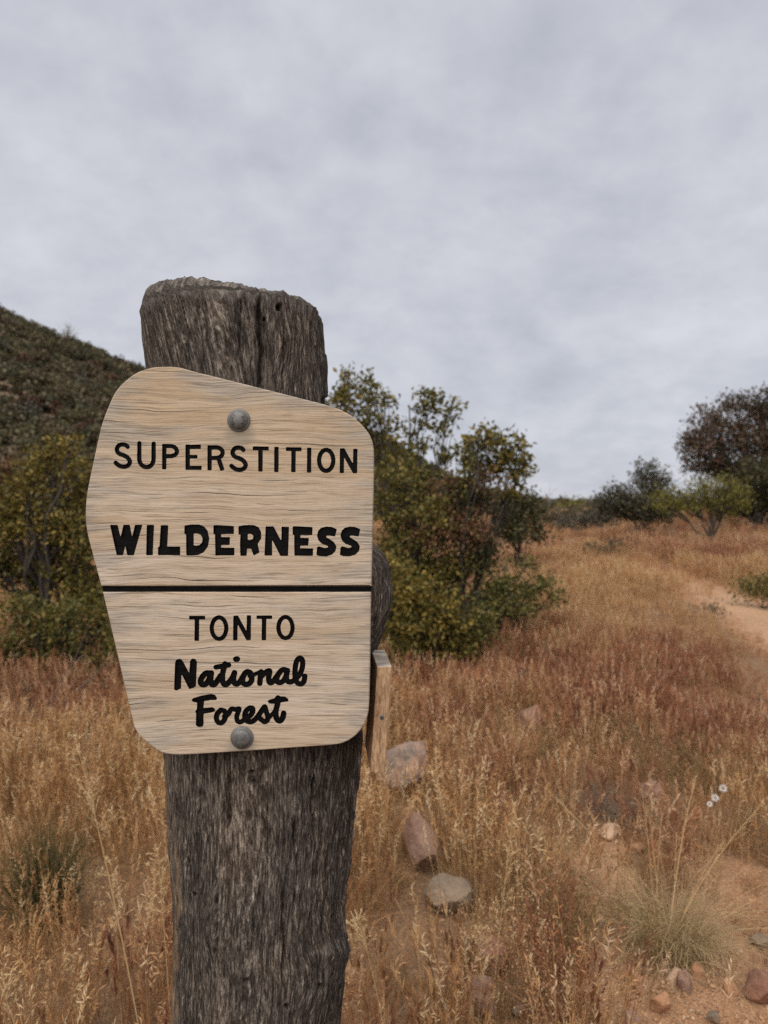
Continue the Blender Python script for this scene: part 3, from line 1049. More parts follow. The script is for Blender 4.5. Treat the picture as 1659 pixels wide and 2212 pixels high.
def mat_board():
    M = Mat('routed_board')
    v = M.coord('Object')
    warp = M.noise(M.coord('Object', (5, 5, 9)), 1, 3, 0.5, 0, 'Color')
    wv = M.n('ShaderNodeVectorMath', operation='MULTIPLY_ADD')
    M.l(warp, wv.inputs[0])
    wv.inputs[1].default_value = (0.0, 0.0, 0.026)
    M.l(v, wv.inputs[2])
    # slope of the growth rings towards the lower right
    w = wv.outputs[0]
    sep = M.n('ShaderNodeSeparateXYZ')
    M.l(w, sep.inputs[0])
    gz_ = sep.outputs[2]
    fine = M.noise(M.coord(src=w, scale=(14, 30, 520)), 1, 4, 0.66, 0.05)
    hair = M.noise(M.coord(src=w, scale=(40, 60, 1000), loc=(4, 0, 1)), 1, 3, 0.6)
    mid = M.noise(M.coord(src=w, scale=(4, 12, 130), loc=(2, 0, 5)), 1, 5, 0.62, 0.1)
    band = M.noise(M.coord(src=w, scale=(2.4, 5, 30), loc=(7, 0, 2)), 1, 4, 0.55, 0.2)

    def checks(rows, thick, h0, h1, seed):
        """thin level lines: one random stretch in every row"""
        wob = M.noise(M.coord(src=v, scale=(9, 9, 6), loc=(seed, 0, 0)), 1, 3, 0.6)
        zr = M.math('ADD', M.math('MULTIPLY', gz_, rows), M.math('MULTIPLY', wob, rows * 0.007))
        cell = M.math('FLOOR', zr)
        fr_c = M.math('SUBTRACT', zr, cell)
        hs = []
        for k in range(3):
            wnz = M.n('ShaderNodeTexWhiteNoise', noise_dimensions='1D')
            M.l(M.math('ADD', cell, seed * 7.3 + k * 31.7), wnz.inputs['W'])
            hs.append(wnz.outputs['Value'])
        dz_ = M.math('ABSOLUTE', M.math('SUBTRACT', fr_c, M.math('ADD', 0.2, M.math('MULTIPLY', hs[0], 0.6))))
        ln_ = M.ramp(M.math('DIVIDE', dz_, thick), [(0.45, 1.0), (1.0, 0.0)])
        xc = M.math('MULTIPLY', M.math('SUBTRACT', hs[1], 0.5), 0.38)
        hw_ = M.math('ADD', h0, M.math('MULTIPLY', M.math('MULTIPLY', hs[2], hs[2]), h1))
        win = M.ramp(M.math('DIVIDE', M.math('ABSOLUTE', M.math('SUBTRACT', sep.outputs[0], xc)), hw_), [(0.35, 1.0), (1.0, 0.0)])
        return M.math('MULTIPLY', ln_, win)

    c = M.ramp(mid, [(0.25, (0.43, 0.330, 0.230)), (0.45, (0.54, 0.430, 0.315)), (0.62, (0.61, 0.500, 0.385)), (0.8, (0.67, 0.570, 0.455))])
    c = M.mix(M.ramp(band, [(0.42, 0.0), (0.66, 0.8)]), c, M.mix(1.0, c, (0.88, 0.80, 0.69), 'MULTIPLY'))
    c = M.mix(M.ramp(sep.outputs[2], [(0.0, 0.0), (0.16, 0.7)]), c, M.mix(1.0, c, (0.92, 0.85, 0.73), 'MULTIPLY'))
    c = M.mix(M.ramp(fine, [(0.48, 0.0), (0.66, 0.62)]), c, (0.25, 0.18, 0.12))
    c = M.mix(M.ramp(hair, [(0.56, 0.0), (0.70, 0.6)]), c, (0.17, 0.125, 0.09))
    c = M.mix(1.0, c, (0.85, 0.88, 0.94), 'MULTIPLY')
    # weathered grey, strongest along the rim where rain soaks the end grain
    tz_ = M.n('ShaderNodeMapRange')
    M.l(sep.outputs[2], tz_.inputs[0])
    ol = o8_local()
    tz_.inputs[1].default_value, tz_.inputs[2].default_value = float(ol[0]), float(ol[1])
    dist = []
    for side_pts, sg in ((ol[2], 1.0), (ol[3], -1.0)):
        fc = M.n('ShaderNodeFloatCurve')
        cv_ = fc.mapping.curves[0]
        while len(cv_.points) < len(side_pts):
            cv_.points.new(0.5, 0.5)
        for p_, (t0_, x0_) in zip(cv_.points, side_pts):
            p_.location = (t0_, x0_ + 0.5)
            p_.handle_type = 'VECTOR'
        fc.mapping.update()
        M.l(tz_.outputs[0], fc.inputs['Value'])
        dist.append(M.math('MULTIPLY', M.math('SUBTRACT', sep.outputs[0], M.math('SUBTRACT', fc.outputs[0], 0.5)), sg))
    rim = M.ramp(M.math('MINIMUM', dist[0], dist[1]), [(0.0, 1.0), (0.012, 0.72), (0.06, 0.0)])
    wn_ = M.noise(M.coord(src=w, scale=(7, 10, 40), loc=(3, 3, 3)), 1, 5, 0.66, 0.3)
    gm = M.math('ADD', wn_, M.math('MULTIPLY', rim, 0.17))
    gm = M.ramp(gm, [(0.54, 0.0), (0.70, 0.85)])
    grey = M.ramp(fine, [(0.35, (0.45, 0.40, 0.34)), (0.5, (0.30, 0.262, 0.22)), (0.65, (0.125, 0.106, 0.09))])
    c = M.mix(gm, c, grey)
    ck1 = checks(58, 0.024, 0.015, 0.12, 3)
    ck2 = checks(210, 0.085, 0.010, 0.06, 11)
    ck3 = checks(340, 0.11, 0.006, 0.05, 23)
    c = M.mix(M.math('MULTIPLY', ck3, 0.45), c, (0.14, 0.10, 0.07))
    c = M.mix(M.math('MULTIPLY', ck2, 0.6), c, (0.10, 0.072, 0.05))
    c = M.mix(M.math('MULTIPLY', ck1, 0.9), c, (0.035, 0.026, 0.018))
    # zinc and rust run-off round the bolts
    sc_ = P(510, 1200, SY)
    for bx_, by_ in ((516, 908), (523, 1593)):
        bc_ = P(bx_, by_, SY) - sc_
        ex = M.math('MULTIPLY', M.math('SUBTRACT', sep.outputs[0], float(bc_[0])), 1.15)
        ez = M.math('ADD', sep.outputs[2], -float(bc_[2]) + 0.0035)
        rd = M.math('SQRT', M.math('ADD', M.math('MULTIPLY', ex, ex), M.math('MULTIPLY', ez, ez)))
        rd = M.math('ADD', rd, M.math('MULTIPLY', M.math('SUBTRACT', wn_, 0.5), 0.022))
        c = M.mix(M.ramp(rd, [(0.013, 0.55), (0.024, 0.0)]), c, (0.20, 0.185, 0.155))
    chk = M.math('ADD', ck1, M.math('MULTIPLY', ck2, 0.5))
    M.color(c)
    M.set(roughness=0.72, specular_ior_level=0.3)
    h = M.math('SUBTRACT', M.math('MULTIPLY', M.math('SUBTRACT', 1.0, fine), 0.6), M.math('MULTIPLY', chk, 1.6))
    h = M.math('ADD', h, M.math('MULTIPLY', mid, 0.4))
    M.bump(h, 0.7, 0.0018)
    return M.m


def mat_paint():
    M = Mat('black_paint')
    n = M.noise(M.coord('Object', (60, 60, 420)), 1, 4, 0.6)
    M.color(M.ramp(n, [(0.35, (0.0028, 0.0026, 0.0028)), (0.7, (0.008, 0.0076, 0.008))]))
    M.b.inputs['Roughness'].default_value = 0.42
    M.set(specular_ior_level=0.06)
    M.bump(n, 0.35, 0.0012)
    return M.m


def mat_zinc():
    M = Mat('galvanised_bolt')
    n = M.noise(M.coord('Object', (160, 160, 160)), 1, 4, 0.6)
    M.color(M.ramp(n, [(0.3, (0.085, 0.084, 0.083)), (0.7, (0.165, 0.163, 0.161))]))
    M.set(metallic=0.35)
    M.l(M.ramp(n, [(0.3, 0.42), (0.7, 0.62)]), M.b.inputs['Roughness'])
    M.bump(n, 0.15, 0.0006)
    return M.m


M_BOARD, M_PAINT, M_ZINC = mat_board(), mat_paint(), mat_zinc()

sign = thing('trail_sign', 'pale wooden sign with black routed lettering SUPERSTITION WILDERNESS bolted to the log post', 'sign', (float(P(510, 1200, SY)[0]), SY, float(P(510, 1200, SY)[2])))
sign_inv = Matrix.Translation(-sign.location)


def sign_part(name, me, mat, parent=None, **props):
    """mesh given in world coordinates"""
    me.transform(sign_inv)
    return obj(name, me, mat, parent or sign, **props)


o8 = np.array(out8, float)
o8 = np.stack([165.9 + 0.4 * o8[:, 0], 783.05 + 0.4 * o8[:, 1]], -1)
up = np.vstack([o8[41:], o8[:19]])          # above the groove
lo = o8[19:41]                              # below it


def dense(p, closed_gap=True):
    c = crom(p, np.linspace(0, len(p) - 1, (len(p) - 1) * 5 + 1))
    return c


up_l, lo_l = to_sign(dense(up)), to_sign(dense(lo))
word_of = (['S', 'U', 'P', 'E', 'R'], )
loops_all = [up_l, lo_l]
cups = []
for nm, tr, _, shapes in LETTERS:
    lps, hls = [[to_sign(l) for l in g_] for g_ in letter_loops(tr, shapes)]
    cups.append((nm, lps))
    loops_all += hls
TH = 0.026
BEV = 0.0011
bme = curve_mesh(loops_all, TH / 2, 0.0)
rot = Matrix.Rotation(R(90), 4, 'X')
bme.transform(Matrix.Translation((0, SY + TH / 2, 0)) @ rot)
bm = bmesh.new()
bm.from_mesh(bme)
bmesh.ops.remove_doubles(bm, verts=bm.verts, dist=1e-6)
rimset = {(round(float(p[0]), 5), round(float(p[1]), 5)) for p in np.vstack([up_l, lo_l])}
eds = [e for e in bm.edges if all(abs(v_.co.y - SY) < 1e-5 and (round(v_.co.x, 5), round(v_.co.z, 5)) in rimset for v_ in e.verts) and len(e.link_faces) == 2 and e.calc_face_angle(0) > 1.0]
bmesh.ops.bevel(bm, geom=eds, offset=0.0016, segments=3, affect='EDGES', profile=0.5)
bm.to_mesh(bme)
bm.free()
bme.shade_flat()
board = sign_part('board', bme, M_BOARD)


def cup_mesh(lps, depth=0.0036, lip=0.0006):
    me = curve_mesh(lps, 0, 0, 0)
    b = bmesh.new()
    b.from_mesh(me)
    bmesh.ops.remove_doubles(b, verts=b.verts, dist=1e-7)
    ed = [e for e in b.edges if len(e.link_faces) == 1]
    r = bmesh.ops.extrude_edge_only(b, edges=ed)
    for v_ in r['geom']:
        if isinstance(v_, bmesh.types.BMVert):
            v_.co.z += depth - lip
    bmesh.ops.recalc_face_normals(b, faces=b.faces)
    b.to_mesh(me)
    b.free()
    me.transform(Matrix.Translation((0, SY + depth, 0)) @ rot)
    return me


for nm, lps in cups:
    part = 'letter' if len(nm) == 1 else ('letter_dot' if nm == 'dot' else 'joined_script_letters')
    sign_part(part, cup_mesh(lps), M_PAINT, label=f'routed black {nm}' if nm != 'dot' else 'routed black dot of the i')
# the groove across the board, floor set back and notched at both ends
gy0, gy1 = 783.05 + 0.4 * 1206, 783.05 + 0.4 * 1242
gl = to_sign([(o8[41][0] - 0.6, gy0), (o8[18][0] + 0.6, gy0), (o8[19][0] + 0.6, gy1), (o8[40][0] - 0.6, gy1)])
gm_ = curve_mesh([gl], 0.004, 0.0)
gm_.transform(Matrix.Translation((0, SY + 0.0036 + 0.004, 0)) @ rot)
sign_part('divider_groove', gm_, M_PAINT)


def lathe(profile, n=48):
    pr = np.array(profile, float)
    a = np.linspace(0, 2 * math.pi, n, endpoint=False)
    v = np.stack([pr[:, None, 0] * np.cos(a), -pr[:, None, 1] + 0 * a, pr[:, None, 0] * np.sin(a)], -1)
    k = len(pr)
    i = np.arange(k - 1)[:, None] * n
    j = np.arange(n)[None]
    q = np.stack([i + j, i + (j + 1) % n, i + n + (j + 1) % n, i + n + j], -1)
    return v.reshape(-1, 3), q.reshape(-1, 4)


def bolt(px, py, turn):
    c = P(px, py, SY)
    v, q = lathe([(0.0135, 0), (0.0137, 0.0008), (0.0134, 0.0017), (0.0122, 0.0021), (0.0108, 0.0022), (0.01065, 0.0040), (0.0100, 0.0053), (0.0083, 0.0065), (0.0060, 0.0074), (0.0030, 0.0080), (0.0002, 0.0082)])
    b = sign_part('bolt', mk_mesh('bolt', v + c, q), M_ZINC)
    m = bmesh.new()
    for txt, a0, top in (('BFC', 90, True), ('307A', -90, False)):
        for i, ch in enumerate(txt):
            k = i - (len(txt) - 1) / 2
            ang = a0 - k * 34 if top else a0 + k * 29
            ang += turn
            cu = bpy.data.curves.new('tmp', 'FONT')
            cu.body = ch
            cu.size = 0.0046
            cu.extrude = 0.0005
            cu.align_x = 'CENTER'
            cu.align_y = 'CENTER'
            cu.resolution_u = 3
            o = bpy.data.objects.new('tmp', cu)
            COL.objects.link(o)
            me = bpy.data.meshes.new_from_object(o.evaluated_get(bpy.context.evaluated_depsgraph_get()))
            bpy.data.objects.remove(o)
            rr = 0.0074
            spin = R(ang - 90 if top else ang + 90)
            T = Matrix.Translation((c[0] + rr * math.cos(R(ang)), SY - 0.0071, c[2] + rr * math.sin(R(ang)))) @ rot @ Matrix.Rotation(spin, 4, 'Z') @ Matrix.Rotation(R(20) * (-1 if top else 1), 4, 'X')
            me.transform(T)
            m.from_mesh(me)
            bpy.data.meshes.remove(me)
    tm = bpy.data.meshes.new('head_marking')
    m.to_mesh(tm)
    m.free()
    sign_part('head_marking', tm, M_ZINC, b)


bolt(516, 908, -95)
bolt(523, 1593, 178)

# ------------------------------------------------------------------ narrow board on the post's right flank
def mat_block():
    M = Mat('oak_block')
    v = M.coord('Object', (1, 1, 1))
    rn = M.noise(M.coord('Object', (300, 90, 70)), 1, 4, 0.65, 0.6)
    bg_ = M.noise(M.coord('Object', (40, 20, 14), (4, 1, 2)), 1, 3, 0.5)
    c = M.ramp(rn, [(0.34, (0.14, 0.075, 0.036)), (0.46, (0.30, 0.172, 0.088)), (0.56, (0.44, 0.275, 0.15)), (0.7, (0.56, 0.385, 0.23))])
    c = M.mix(M.ramp(bg_, [(0.4, 0.0), (0.7, 0.5)]), c, (0.30, 0.20, 0.13))
    # sawn end grain has greyed
    ge = M.n('ShaderNodeNewGeometry')
    sp = M.n('ShaderNodeSeparateXYZ')
    M.l(ge.outputs['Normal'], sp.inputs[0])
    wave = M.n('ShaderNodeTexWave', wave_type='RINGS')
    wave.inputs['Scale'].default_value = 60
    wave.inputs['Distortion'].default_value = 2.5
    M.l(v, wave.inputs[0])
    endc = M.ramp(wave.outputs['Fac'], [(0.0, (0.25, 0.21, 0.175)), (1.0, (0.46, 0.41, 0.36))])
    c = M.mix(M.math('GREATER_THAN', sp.outputs[2], 0.75), c, endc)
    M.color(c)
    M.set(roughness=0.75)
    M.bump(rn, 0.5, 0.0015)
    return M.m


YF, YB = 0.862, 0.950
fr_ = [P(815, 1441, YF), P(846.5, 1439, YF), P(830.5, 1671, YF), P(800, 1669, YF)]
sh = np.array([-0.0088, YB - YF, 0.0035])
bk_ = [p + sh for p in fr_]
base = P(812, 1670, 0.9)
side = thing('side_board', 'narrow brown oak board seen edge-on beside the post right of the sign', 'board', tuple(base))
bm = bmesh.new()
vs = [bm.verts.new(p - base) for p in fr_ + bk_]
for f in ((0, 3, 2, 1), (4, 5, 6, 7), (0, 1, 5, 4), (1, 2, 6, 5), (2, 3, 7, 6), (3, 0, 4, 7)):
    bm.faces.new([vs[i] for i in f])
bmesh.ops.bevel(bm, geom=bm.edges[:], offset=0.0011, segments=2, affect='EDGES', profile=0.5)
bmesh.ops.recalc_face_normals(bm, faces=bm.faces)
me = bpy.data.meshes.new('panel')
bm.to_mesh(me)
bm.free()
obj('panel', me, mat_block(), side)
sc_c = P(825, 1550, YF) - base
v, q = lathe([(0.0029, -0.002), (0.0029, 0.0003), (0.0024, 0.0006), (0.0001, 0.0006)], 24)
scr = obj('screw', mk_mesh('screw', v + sc_c, q), M_ZINC, side)
mb = MB()
for a in (20, 110):
    ca, sa = math.cos(R(a)), math.sin(R(a))
    hw, hl = 0.00035, 0.0016
    cs = [(-hl, -hw), (hl, -hw), (hl, hw), (-hl, hw)]
    vv_ = [(sc_c[0] + x * ca - y * sa, sc_c[1] - 0.00064 - d_ * 0.00012, sc_c[2] + x * sa + y * ca) for d_ in (0, 1) for x, y in cs]
    mb.add(vv_, [(4, 5, 6, 7), (0, 1, 5, 4), (1, 2, 6, 5), (2, 3, 7, 6), (3, 0, 4, 7)])
obj('cross_recess', mb.mesh('cross_recess', False), M_PAINT, scr)

# ------------------------------------------------------------------ shrubs and trees
OLIVE = [(0.088, 0.080, 0.020), (0.120, 0.102, 0.023), (0.155, 0.122, 0.026), (0.062, 0.062, 0.019), (0.185, 0.138, 0.032)]
GREEN = [(0.066, 0.072, 0.021), (0.092, 0.090, 0.025), (0.120, 0.106, 0.028), (0.145, 0.115, 0.030)]
YELLOW = [(0.140, 0.110, 0.022), (0.185, 0.134, 0.026), (0.100, 0.086, 0.021), (0.225, 0.155, 0.033), (0.075, 0.069, 0.019)]
RUST = [(0.13, 0.058, 0.032), (0.16, 0.076, 0.042), (0.095, 0.052, 0.028), (0.085, 0.066, 0.024), (0.105, 0.082, 0.024)]
DARK = [(0.032, 0.036, 0.016), (0.048, 0.048, 0.019), (0.066, 0.060, 0.022), (0.08, 0.066, 0.025)]
JUNI = [(0.045, 0.040, 0.020), (0.075, 0.052, 0.030), (0.12, 0.068, 0.042), (0.030, 0.032, 0.017)]
BROWNJ = [(0.105, 0.062, 0.042), (0.080, 0.055, 0.036), (0.13, 0.076, 0.050), (0.055, 0.046, 0.025)]
GREYG = [(0.085, 0.075, 0.060), (0.11, 0.095, 0.075), (0.065, 0.062, 0.045), (0.05, 0.05, 0.033)]
LIME = [(0.15, 0.135, 0.024), (0.19, 0.165, 0.03), (0.11, 0.10, 0.022), (0.085, 0.08, 0.02)]
SCRUB = [(0.070, 0.066, 0.036), (0.092, 0.080, 0.040), (0.112, 0.090, 0.048), (0.088, 0.064, 0.036)]


def leaf_geo(pos, size, pal, r, aspect=0.55, up=0.35):
    n = len(pos)
    ax = nrm(r.normal(size=(n, 3)) + np.array([0, 0, up]))
    side_ = nrm(np.cross(ax, r.normal(size=(n, 3))))
    nn = np.cross(ax, side_)
    s = (size * r.uniform(0.65, 1.35, n))[:, None]
    b0 = pos
    tip = pos + ax * s
    midp = pos + ax * s * 0.5
    l_ = midp + side_ * s * aspect * 0.5 + nn * s * 0.12
    r_ = midp - side_ * s * aspect * 0.5 + nn * s * 0.12
    v = np.stack([b0, l_, tip, r_], 1).reshape(-1, 3)
    i = np.arange(n)[:, None] * 4
    t = np.concatenate([i + np.array([[0, 1, 2]]), i + np.array([[0, 2, 3]])])
    pal = np.array(pal)
    c = pal[r.integers(0, len(pal), n)] * r.uniform(0.8, 1.4, (n, 1))
    col = np.concatenate([c, np.ones((n, 1))], 1)
    return v, t, np.repeat(col, 4, 0)


def shrub(name, label, category, Y, blobs, leaf, pal, seed, base_px=None, clump=0.16, per=16, dens=1.0, trunk=0.035, bark=None, group=None,
          base_Y=None, sink=0.02, branch_share=0.4, aspect=0.55, depth=0.8, nstem=None):
    """blobs: (px, py, rx, ry[, palette]) in picture units at distance Y; each is given a real depth"""
    r = np.random.default_rng(seed)
    k = Y / F
    bl = []
    for b in blobs:
        pal_b = b[4] if len(b) > 4 else pal
        dy = r.uniform(-0.5, 0.5) * depth * b[2] * k * 1.6
        c = P(b[0], b[1], Y + dy)
        bl.append((c, np.array([b[2] * k, depth * max(b[2], b[3]) * k, b[3] * k]), pal_b))
    if base_px is None:
        base_px = np.mean([b[0] for b in blobs])
    bx = (base_px - CX) / F * Y
    base_ = np.array([bx, Y, float(ground(bx, Y)) - sink])
    root = thing(name, label, category, tuple(base_), group)
    tb, lf = MB(), MB()
    for ci, (c, rad, pl) in enumerate(bl):
        c = c - base_
        # limb from the base to the blob
        m = np.array([c[0] * 0.35, c[1] * 0.4, c[2] * 0.62]) + r.normal(size=3) * 0.10 * np.linalg.norm(c)
        pth = bez([0, 0, 0], m, c, 9)
        pth[:, 1:-1] += r.normal(size=(1, 7, 3)) * 0.02 * np.linalg.norm(c)
        v_, q_ = tubes(pth, np.linspace(trunk, trunk * 0.28, 9)[None] * r.uniform(0.35, 0.6), 6)
        tb.add(v_, q_)
        vol = (rad[0] * rad[2]) / (clump * clump)
        ncl = max(6, int(9.5 * vol * dens))
        d = nrm(r.normal(size=(ncl, 3)))
        rr = r.uniform(0, 1, (ncl, 1)) ** 0.45
        # ragged outline
        lump = 1 + 0.35 * fbm(d[:, 0] * 2.3 + ci, d[:, 1] * 2.3, d[:, 2] * 2.3, o=2, seed=seed)
        pts = c + d * rr * rad * lump[:, None]
        gz_ = ground(pts[:, 0] + base_[0], pts[:, 1] + base_[1]) - base_[2] + 0.03
        pts = pts[pts[:, 2] > gz_]
        if len(pts) == 0:
            continue
        nb = int(len(pts) * branch_share)
        src = pth[0, r.integers(4, 9, nb)]
        mids = (src + pts[:nb]) / 2 + r.normal(size=(nb, 3)) * 0.12 * np.linalg.norm(pts[:nb] - src, axis=1, keepdims=True)
        if nb:
            v_, q_ = tubes(bez(src, mids, pts[:nb], 5), np.linspace(trunk * 0.20, trunk * 0.05, 5)[None], 3)
            tb.add(v_, q_)
        npl = per
        lp = np.repeat(pts, npl, 0) + r.normal(size=(len(pts) * npl, 3)) * clump * np.array([0.55, 0.55, 0.45])
        v_, t_, col = leaf_geo(lp, leaf, pl, r, aspect)
        lf.add(v_, t=t_, col=col)
    obj('trunk', tb.mesh('trunk'), bark or M_BARK, root)
    obj('crown', lf.mesh('crown', False), M_LEAF, root, kind='stuff')
    return root


def twiggy(name, label, category, base_px, Y, hgt, spread, n, mat, seed, rad=0.004, group=None, lean=(0, 0), fork=4, px_z=None):
    """bare or wiry plant: many thin forking stems"""
    r = np.random.default_rng(seed)
    bx = (base_px - CX) / F * Y
    base_ = np.array([bx, Y, float(ground(bx, Y)) - 0.01])
    root = thing(name, label, category, tuple(base_), group)
    a = r.uniform(0, 2 * math.pi, n)
    rr = r.uniform(0, 1, n) ** 0.6
    p0 = np.stack([np.cos(a) * rr * spread * 0.15, np.sin(a) * rr * spread * 0.15, 0 * a], -1)
    p2 = np.stack([np.cos(a) * rr * spread + lean[0], np.sin(a) * rr * spread + lean[1], hgt * r.uniform(0.5, 1.0, n) * (1 - 0.35 * rr)], -1)
    p1 = p0 + (p2 - p0) * np.array([0.35, 0.35, 0.6]) + r.normal(size=(n, 3)) * 0.04 * hgt
    pth = bez(p0, p1, p2, 7)
    pth[:, 1:] += r.normal(size=(n, 6, 3)) * 0.012 * hgt
    mb = MB()
    rnd = r.uniform(0, 1, n)
    v_, q_ = tubes(pth, np.linspace(rad, rad * 0.35, 7)[None] * r.uniform(0.6, 1.2, (n, 1)), 4)
    mb.add(v_, q_, rnd=np.repeat(rnd, 28))
    root_m = obj('stem', mb.mesh('stem'), mat, root)
    mb = MB()
    for f in range(fork):
        st = pth[np.arange(n), r.integers(2, 6, n)]
        en = st + (p2 - p0) * r.uniform(0.2, 0.45, (n, 1)) + r.normal(size=(n, 3)) * 0.14 * hgt
        md = (st + en) / 2 + r.normal(size=(n, 3)) * 0.02 * hgt
        v_, q_ = tubes(bez(st, md, en, 5), np.linspace(rad * 0.5, rad * 0.2, 5)[None], 3)
        mb.add(v_, q_, rnd=np.repeat(r.uniform(0, 1, n), 15))
    obj('twigs', mb.mesh('twigs'), mat, root, kind='stuff')
    return root


# oaks and shrubs right of the sign
shrub('oak_tree', 'tall olive oak whose thin top rises just right of the post', 'tree', 7.4,
      [(772, 838, 52, 50), (735, 868, 34, 40), (832, 858, 26, 30), (800, 905, 46, 40), (858, 945, 30, 40), (822, 985, 34, 44), (770, 950, 40, 40)], 0.058, OLIVE, 101, base_px=850, clump=0.070, per=8, dens=0.42, trunk=0.04, group='oaks behind the sign')
shrub('oak_tree', 'slender oak with one wispy top standing alone against the sky right of the sign', 'tree', 7.0,
      [(935, 868, 36, 36), (978, 882, 24, 24), (915, 905, 22, 26), (948, 925, 26, 20), (908, 968, 28, 26), (882, 1000, 26, 28), (965, 985, 22, 30), (930, 1030, 40, 34)], 0.054, GREEN + OLIVE, 102, base_px=905, clump=0.066, per=8, dens=0.46, trunk=0.032, group='oaks behind the sign')
shrub('oak_tree', 'rounded yellow-green oak crown reaching farthest right of the sign', 'tree', 6.7,
      [(1050, 955, 52, 34), (1100, 975, 44, 38), (1128, 1015, 24, 40), (1010, 975, 34, 36), (1060, 1010, 52, 36), (1010, 1030, 40, 34), (1118, 1060, 22, 24)], 0.058, OLIVE, 103, base_px=985, clump=0.07, per=9, dens=0.50, trunk=0.042, group='oaks behind the sign')
shrub('rusty_shrub', 'rust-brown leafy shrub between the oaks right of the sign', 'shrub', 6.55,
      [(1000, 1100, 66, 58), (955, 1070, 46, 46), (1062, 1045, 42, 26), (955, 1150, 60, 50), (1020, 1160, 50, 40)], 0.042, RUST, 104, base_px=985, clump=0.08, per=12, dens=0.6, trunk=0.03)
shrub('oak_shrub', 'dense dark olive oak shrub filling the space beside the sign', 'shrub', 6.6,
      [(860, 1060, 70, 70), (850, 1160, 60, 80), (920, 1130, 60, 60), (900, 1230, 84, 70), (970, 1240, 70, 60), (850, 1300, 60, 70), (1000, 1080, 60, 50, DARK), (1040, 1200, 60, 50, DARK)], 0.044, OLIVE, 105, base_px=900, clump=0.085, per=14, dens=0.72, trunk=0.04)
shrub('oak_shrub', 'low bright yellow-green oak shrub at the foot of the sign side thicket', 'shrub', 5.9,
      [(860, 1335, 60, 60), (925, 1330, 60, 50, YELLOW), (975, 1335, 46, 42, YELLOW), (880, 1400, 70, 50), (950, 1400, 56, 46), (840, 1430, 40, 36), (1000, 1395, 50, 40), (965, 1440, 60, 28, GREEN), (1040, 1350, 46, 36, GREEN), (900, 1285, 60, 40, YELLOW), (850, 1235, 40, 44, YELLOW)], 0.042, YELLOW + OLIVE + GREEN, 106, base_px=900, clump=0.075, per=14, dens=0.9, trunk=0.03)
shrub('oak_shrub', 'dark green oak arm spreading low over the grass toward the right', 'shrub', 6.5,
      [(1100, 1268, 56, 34), (1160, 1272, 40, 30), (1138, 1222, 24, 18), (1060, 1300, 60, 42), (1190, 1288, 26, 18), (1110, 1310, 60, 30), (1030, 1330, 50, 50, GREYG), (1010, 1390, 46, 46, GREYG)], 0.042, GREEN, 107, base_px=1010, clump=0.075, per=13, dens=0.75, trunk=0.035)
shrub('juniper_bush', 'round dark green juniper bush behind the oaks at the meadow edge', 'bush', 12.5,
      [(1130, 1105, 52, 34), (1158, 1145, 34, 24), (1092, 1118, 46, 36), (1112, 1078, 34, 20), (1150, 1085, 16, 14), (1100, 1150, 50, 24)], 0.075, DARK, 108, clump=0.14, per=14, dens=0.95, trunk=0.05)
twiggy('bare_shrub', 'grey leafless shrub between rust shrub and juniper', 'shrub', 1085, 9.0, 0.55, 0.5, 90, M_TWIG, 109, 0.004)

# left-hand thicket
shrub('oak_shrub', 'tall yellow-green oak shrub filling the left edge beside the sign', 'shrub', 6.2,
      [(120, 985, 50, 34, YELLOW), (150, 960, 22, 18, YELLOW), (75, 1020, 44, 36, YELLOW), (45, 1075, 50, 50, YELLOW), (165, 1040, 42, 50, YELLOW), (20, 1130, 50, 56, YELLOW), (115, 1130, 80, 70, YELLOW), (185, 1150, 46, 70), (60, 1220, 80, 70), (160, 1240, 64, 70), (-30, 1200, 50, 80), (205, 1290, 50, 56)],
      0.042, OLIVE, 120, base_px=110, clump=0.085, per=14, dens=1.1, trunk=0.045)
shrub('oak_shrub', 'low dark green oak shrub below the yellow one on the left', 'shrub', 5.7,
      [(50, 1330, 70, 56), (140, 1345, 70, 56), (220, 1350, 44, 50), (20, 1410, 50, 40), (95, 1435, 60, 40), (150, 1400, 50, 36), (215, 1440, 46, 40), (250, 1400, 40, 40), (-40, 1380, 50, 60)],
      0.040, GREEN + OLIVE, 121, base_px=120, clump=0.08, per=14, dens=0.8, trunk=0.03)
shrub('rusty_shrub', 'dull red shrub behind the yellow-green oak at far left', 'shrub', 13.0, [(20, 1010, 60, 34), (-40, 1040, 60, 50), (60, 1030, 30, 30)], 0.07, RUST, 122, clump=0.15, per=14, trunk=0.05)
shrub('dry_shrub', 'low brown withered shrub in the shade under the left thicket', 'shrub', 5.1,
      [(120, 1500, 90, 30, RUST), (230, 1490, 60, 36, RUST), (30, 1490, 70, 30, RUST), (300, 1470, 50, 40, RUST)], 0.03, RUST, 123, base_px=180, clump=0.07, per=9, dens=0.55, trunk=0.012)
twiggy('dead_branch', 'pale dead twigs sticking out of the grass at the left', 'branch', 60, 4.4, 0.62, 0.55, 7, M_TWIG, 124, 0.006, lean=(0.15, 0), fork=3)
twiggy('dead_branch', 'thin grey dead twigs left of the post below the sign corner', 'branch', 185, 4.1, 0.42, 0.35, 6, M_TWIG, 125, 0.004, lean=(0.2, 0), fork=3)

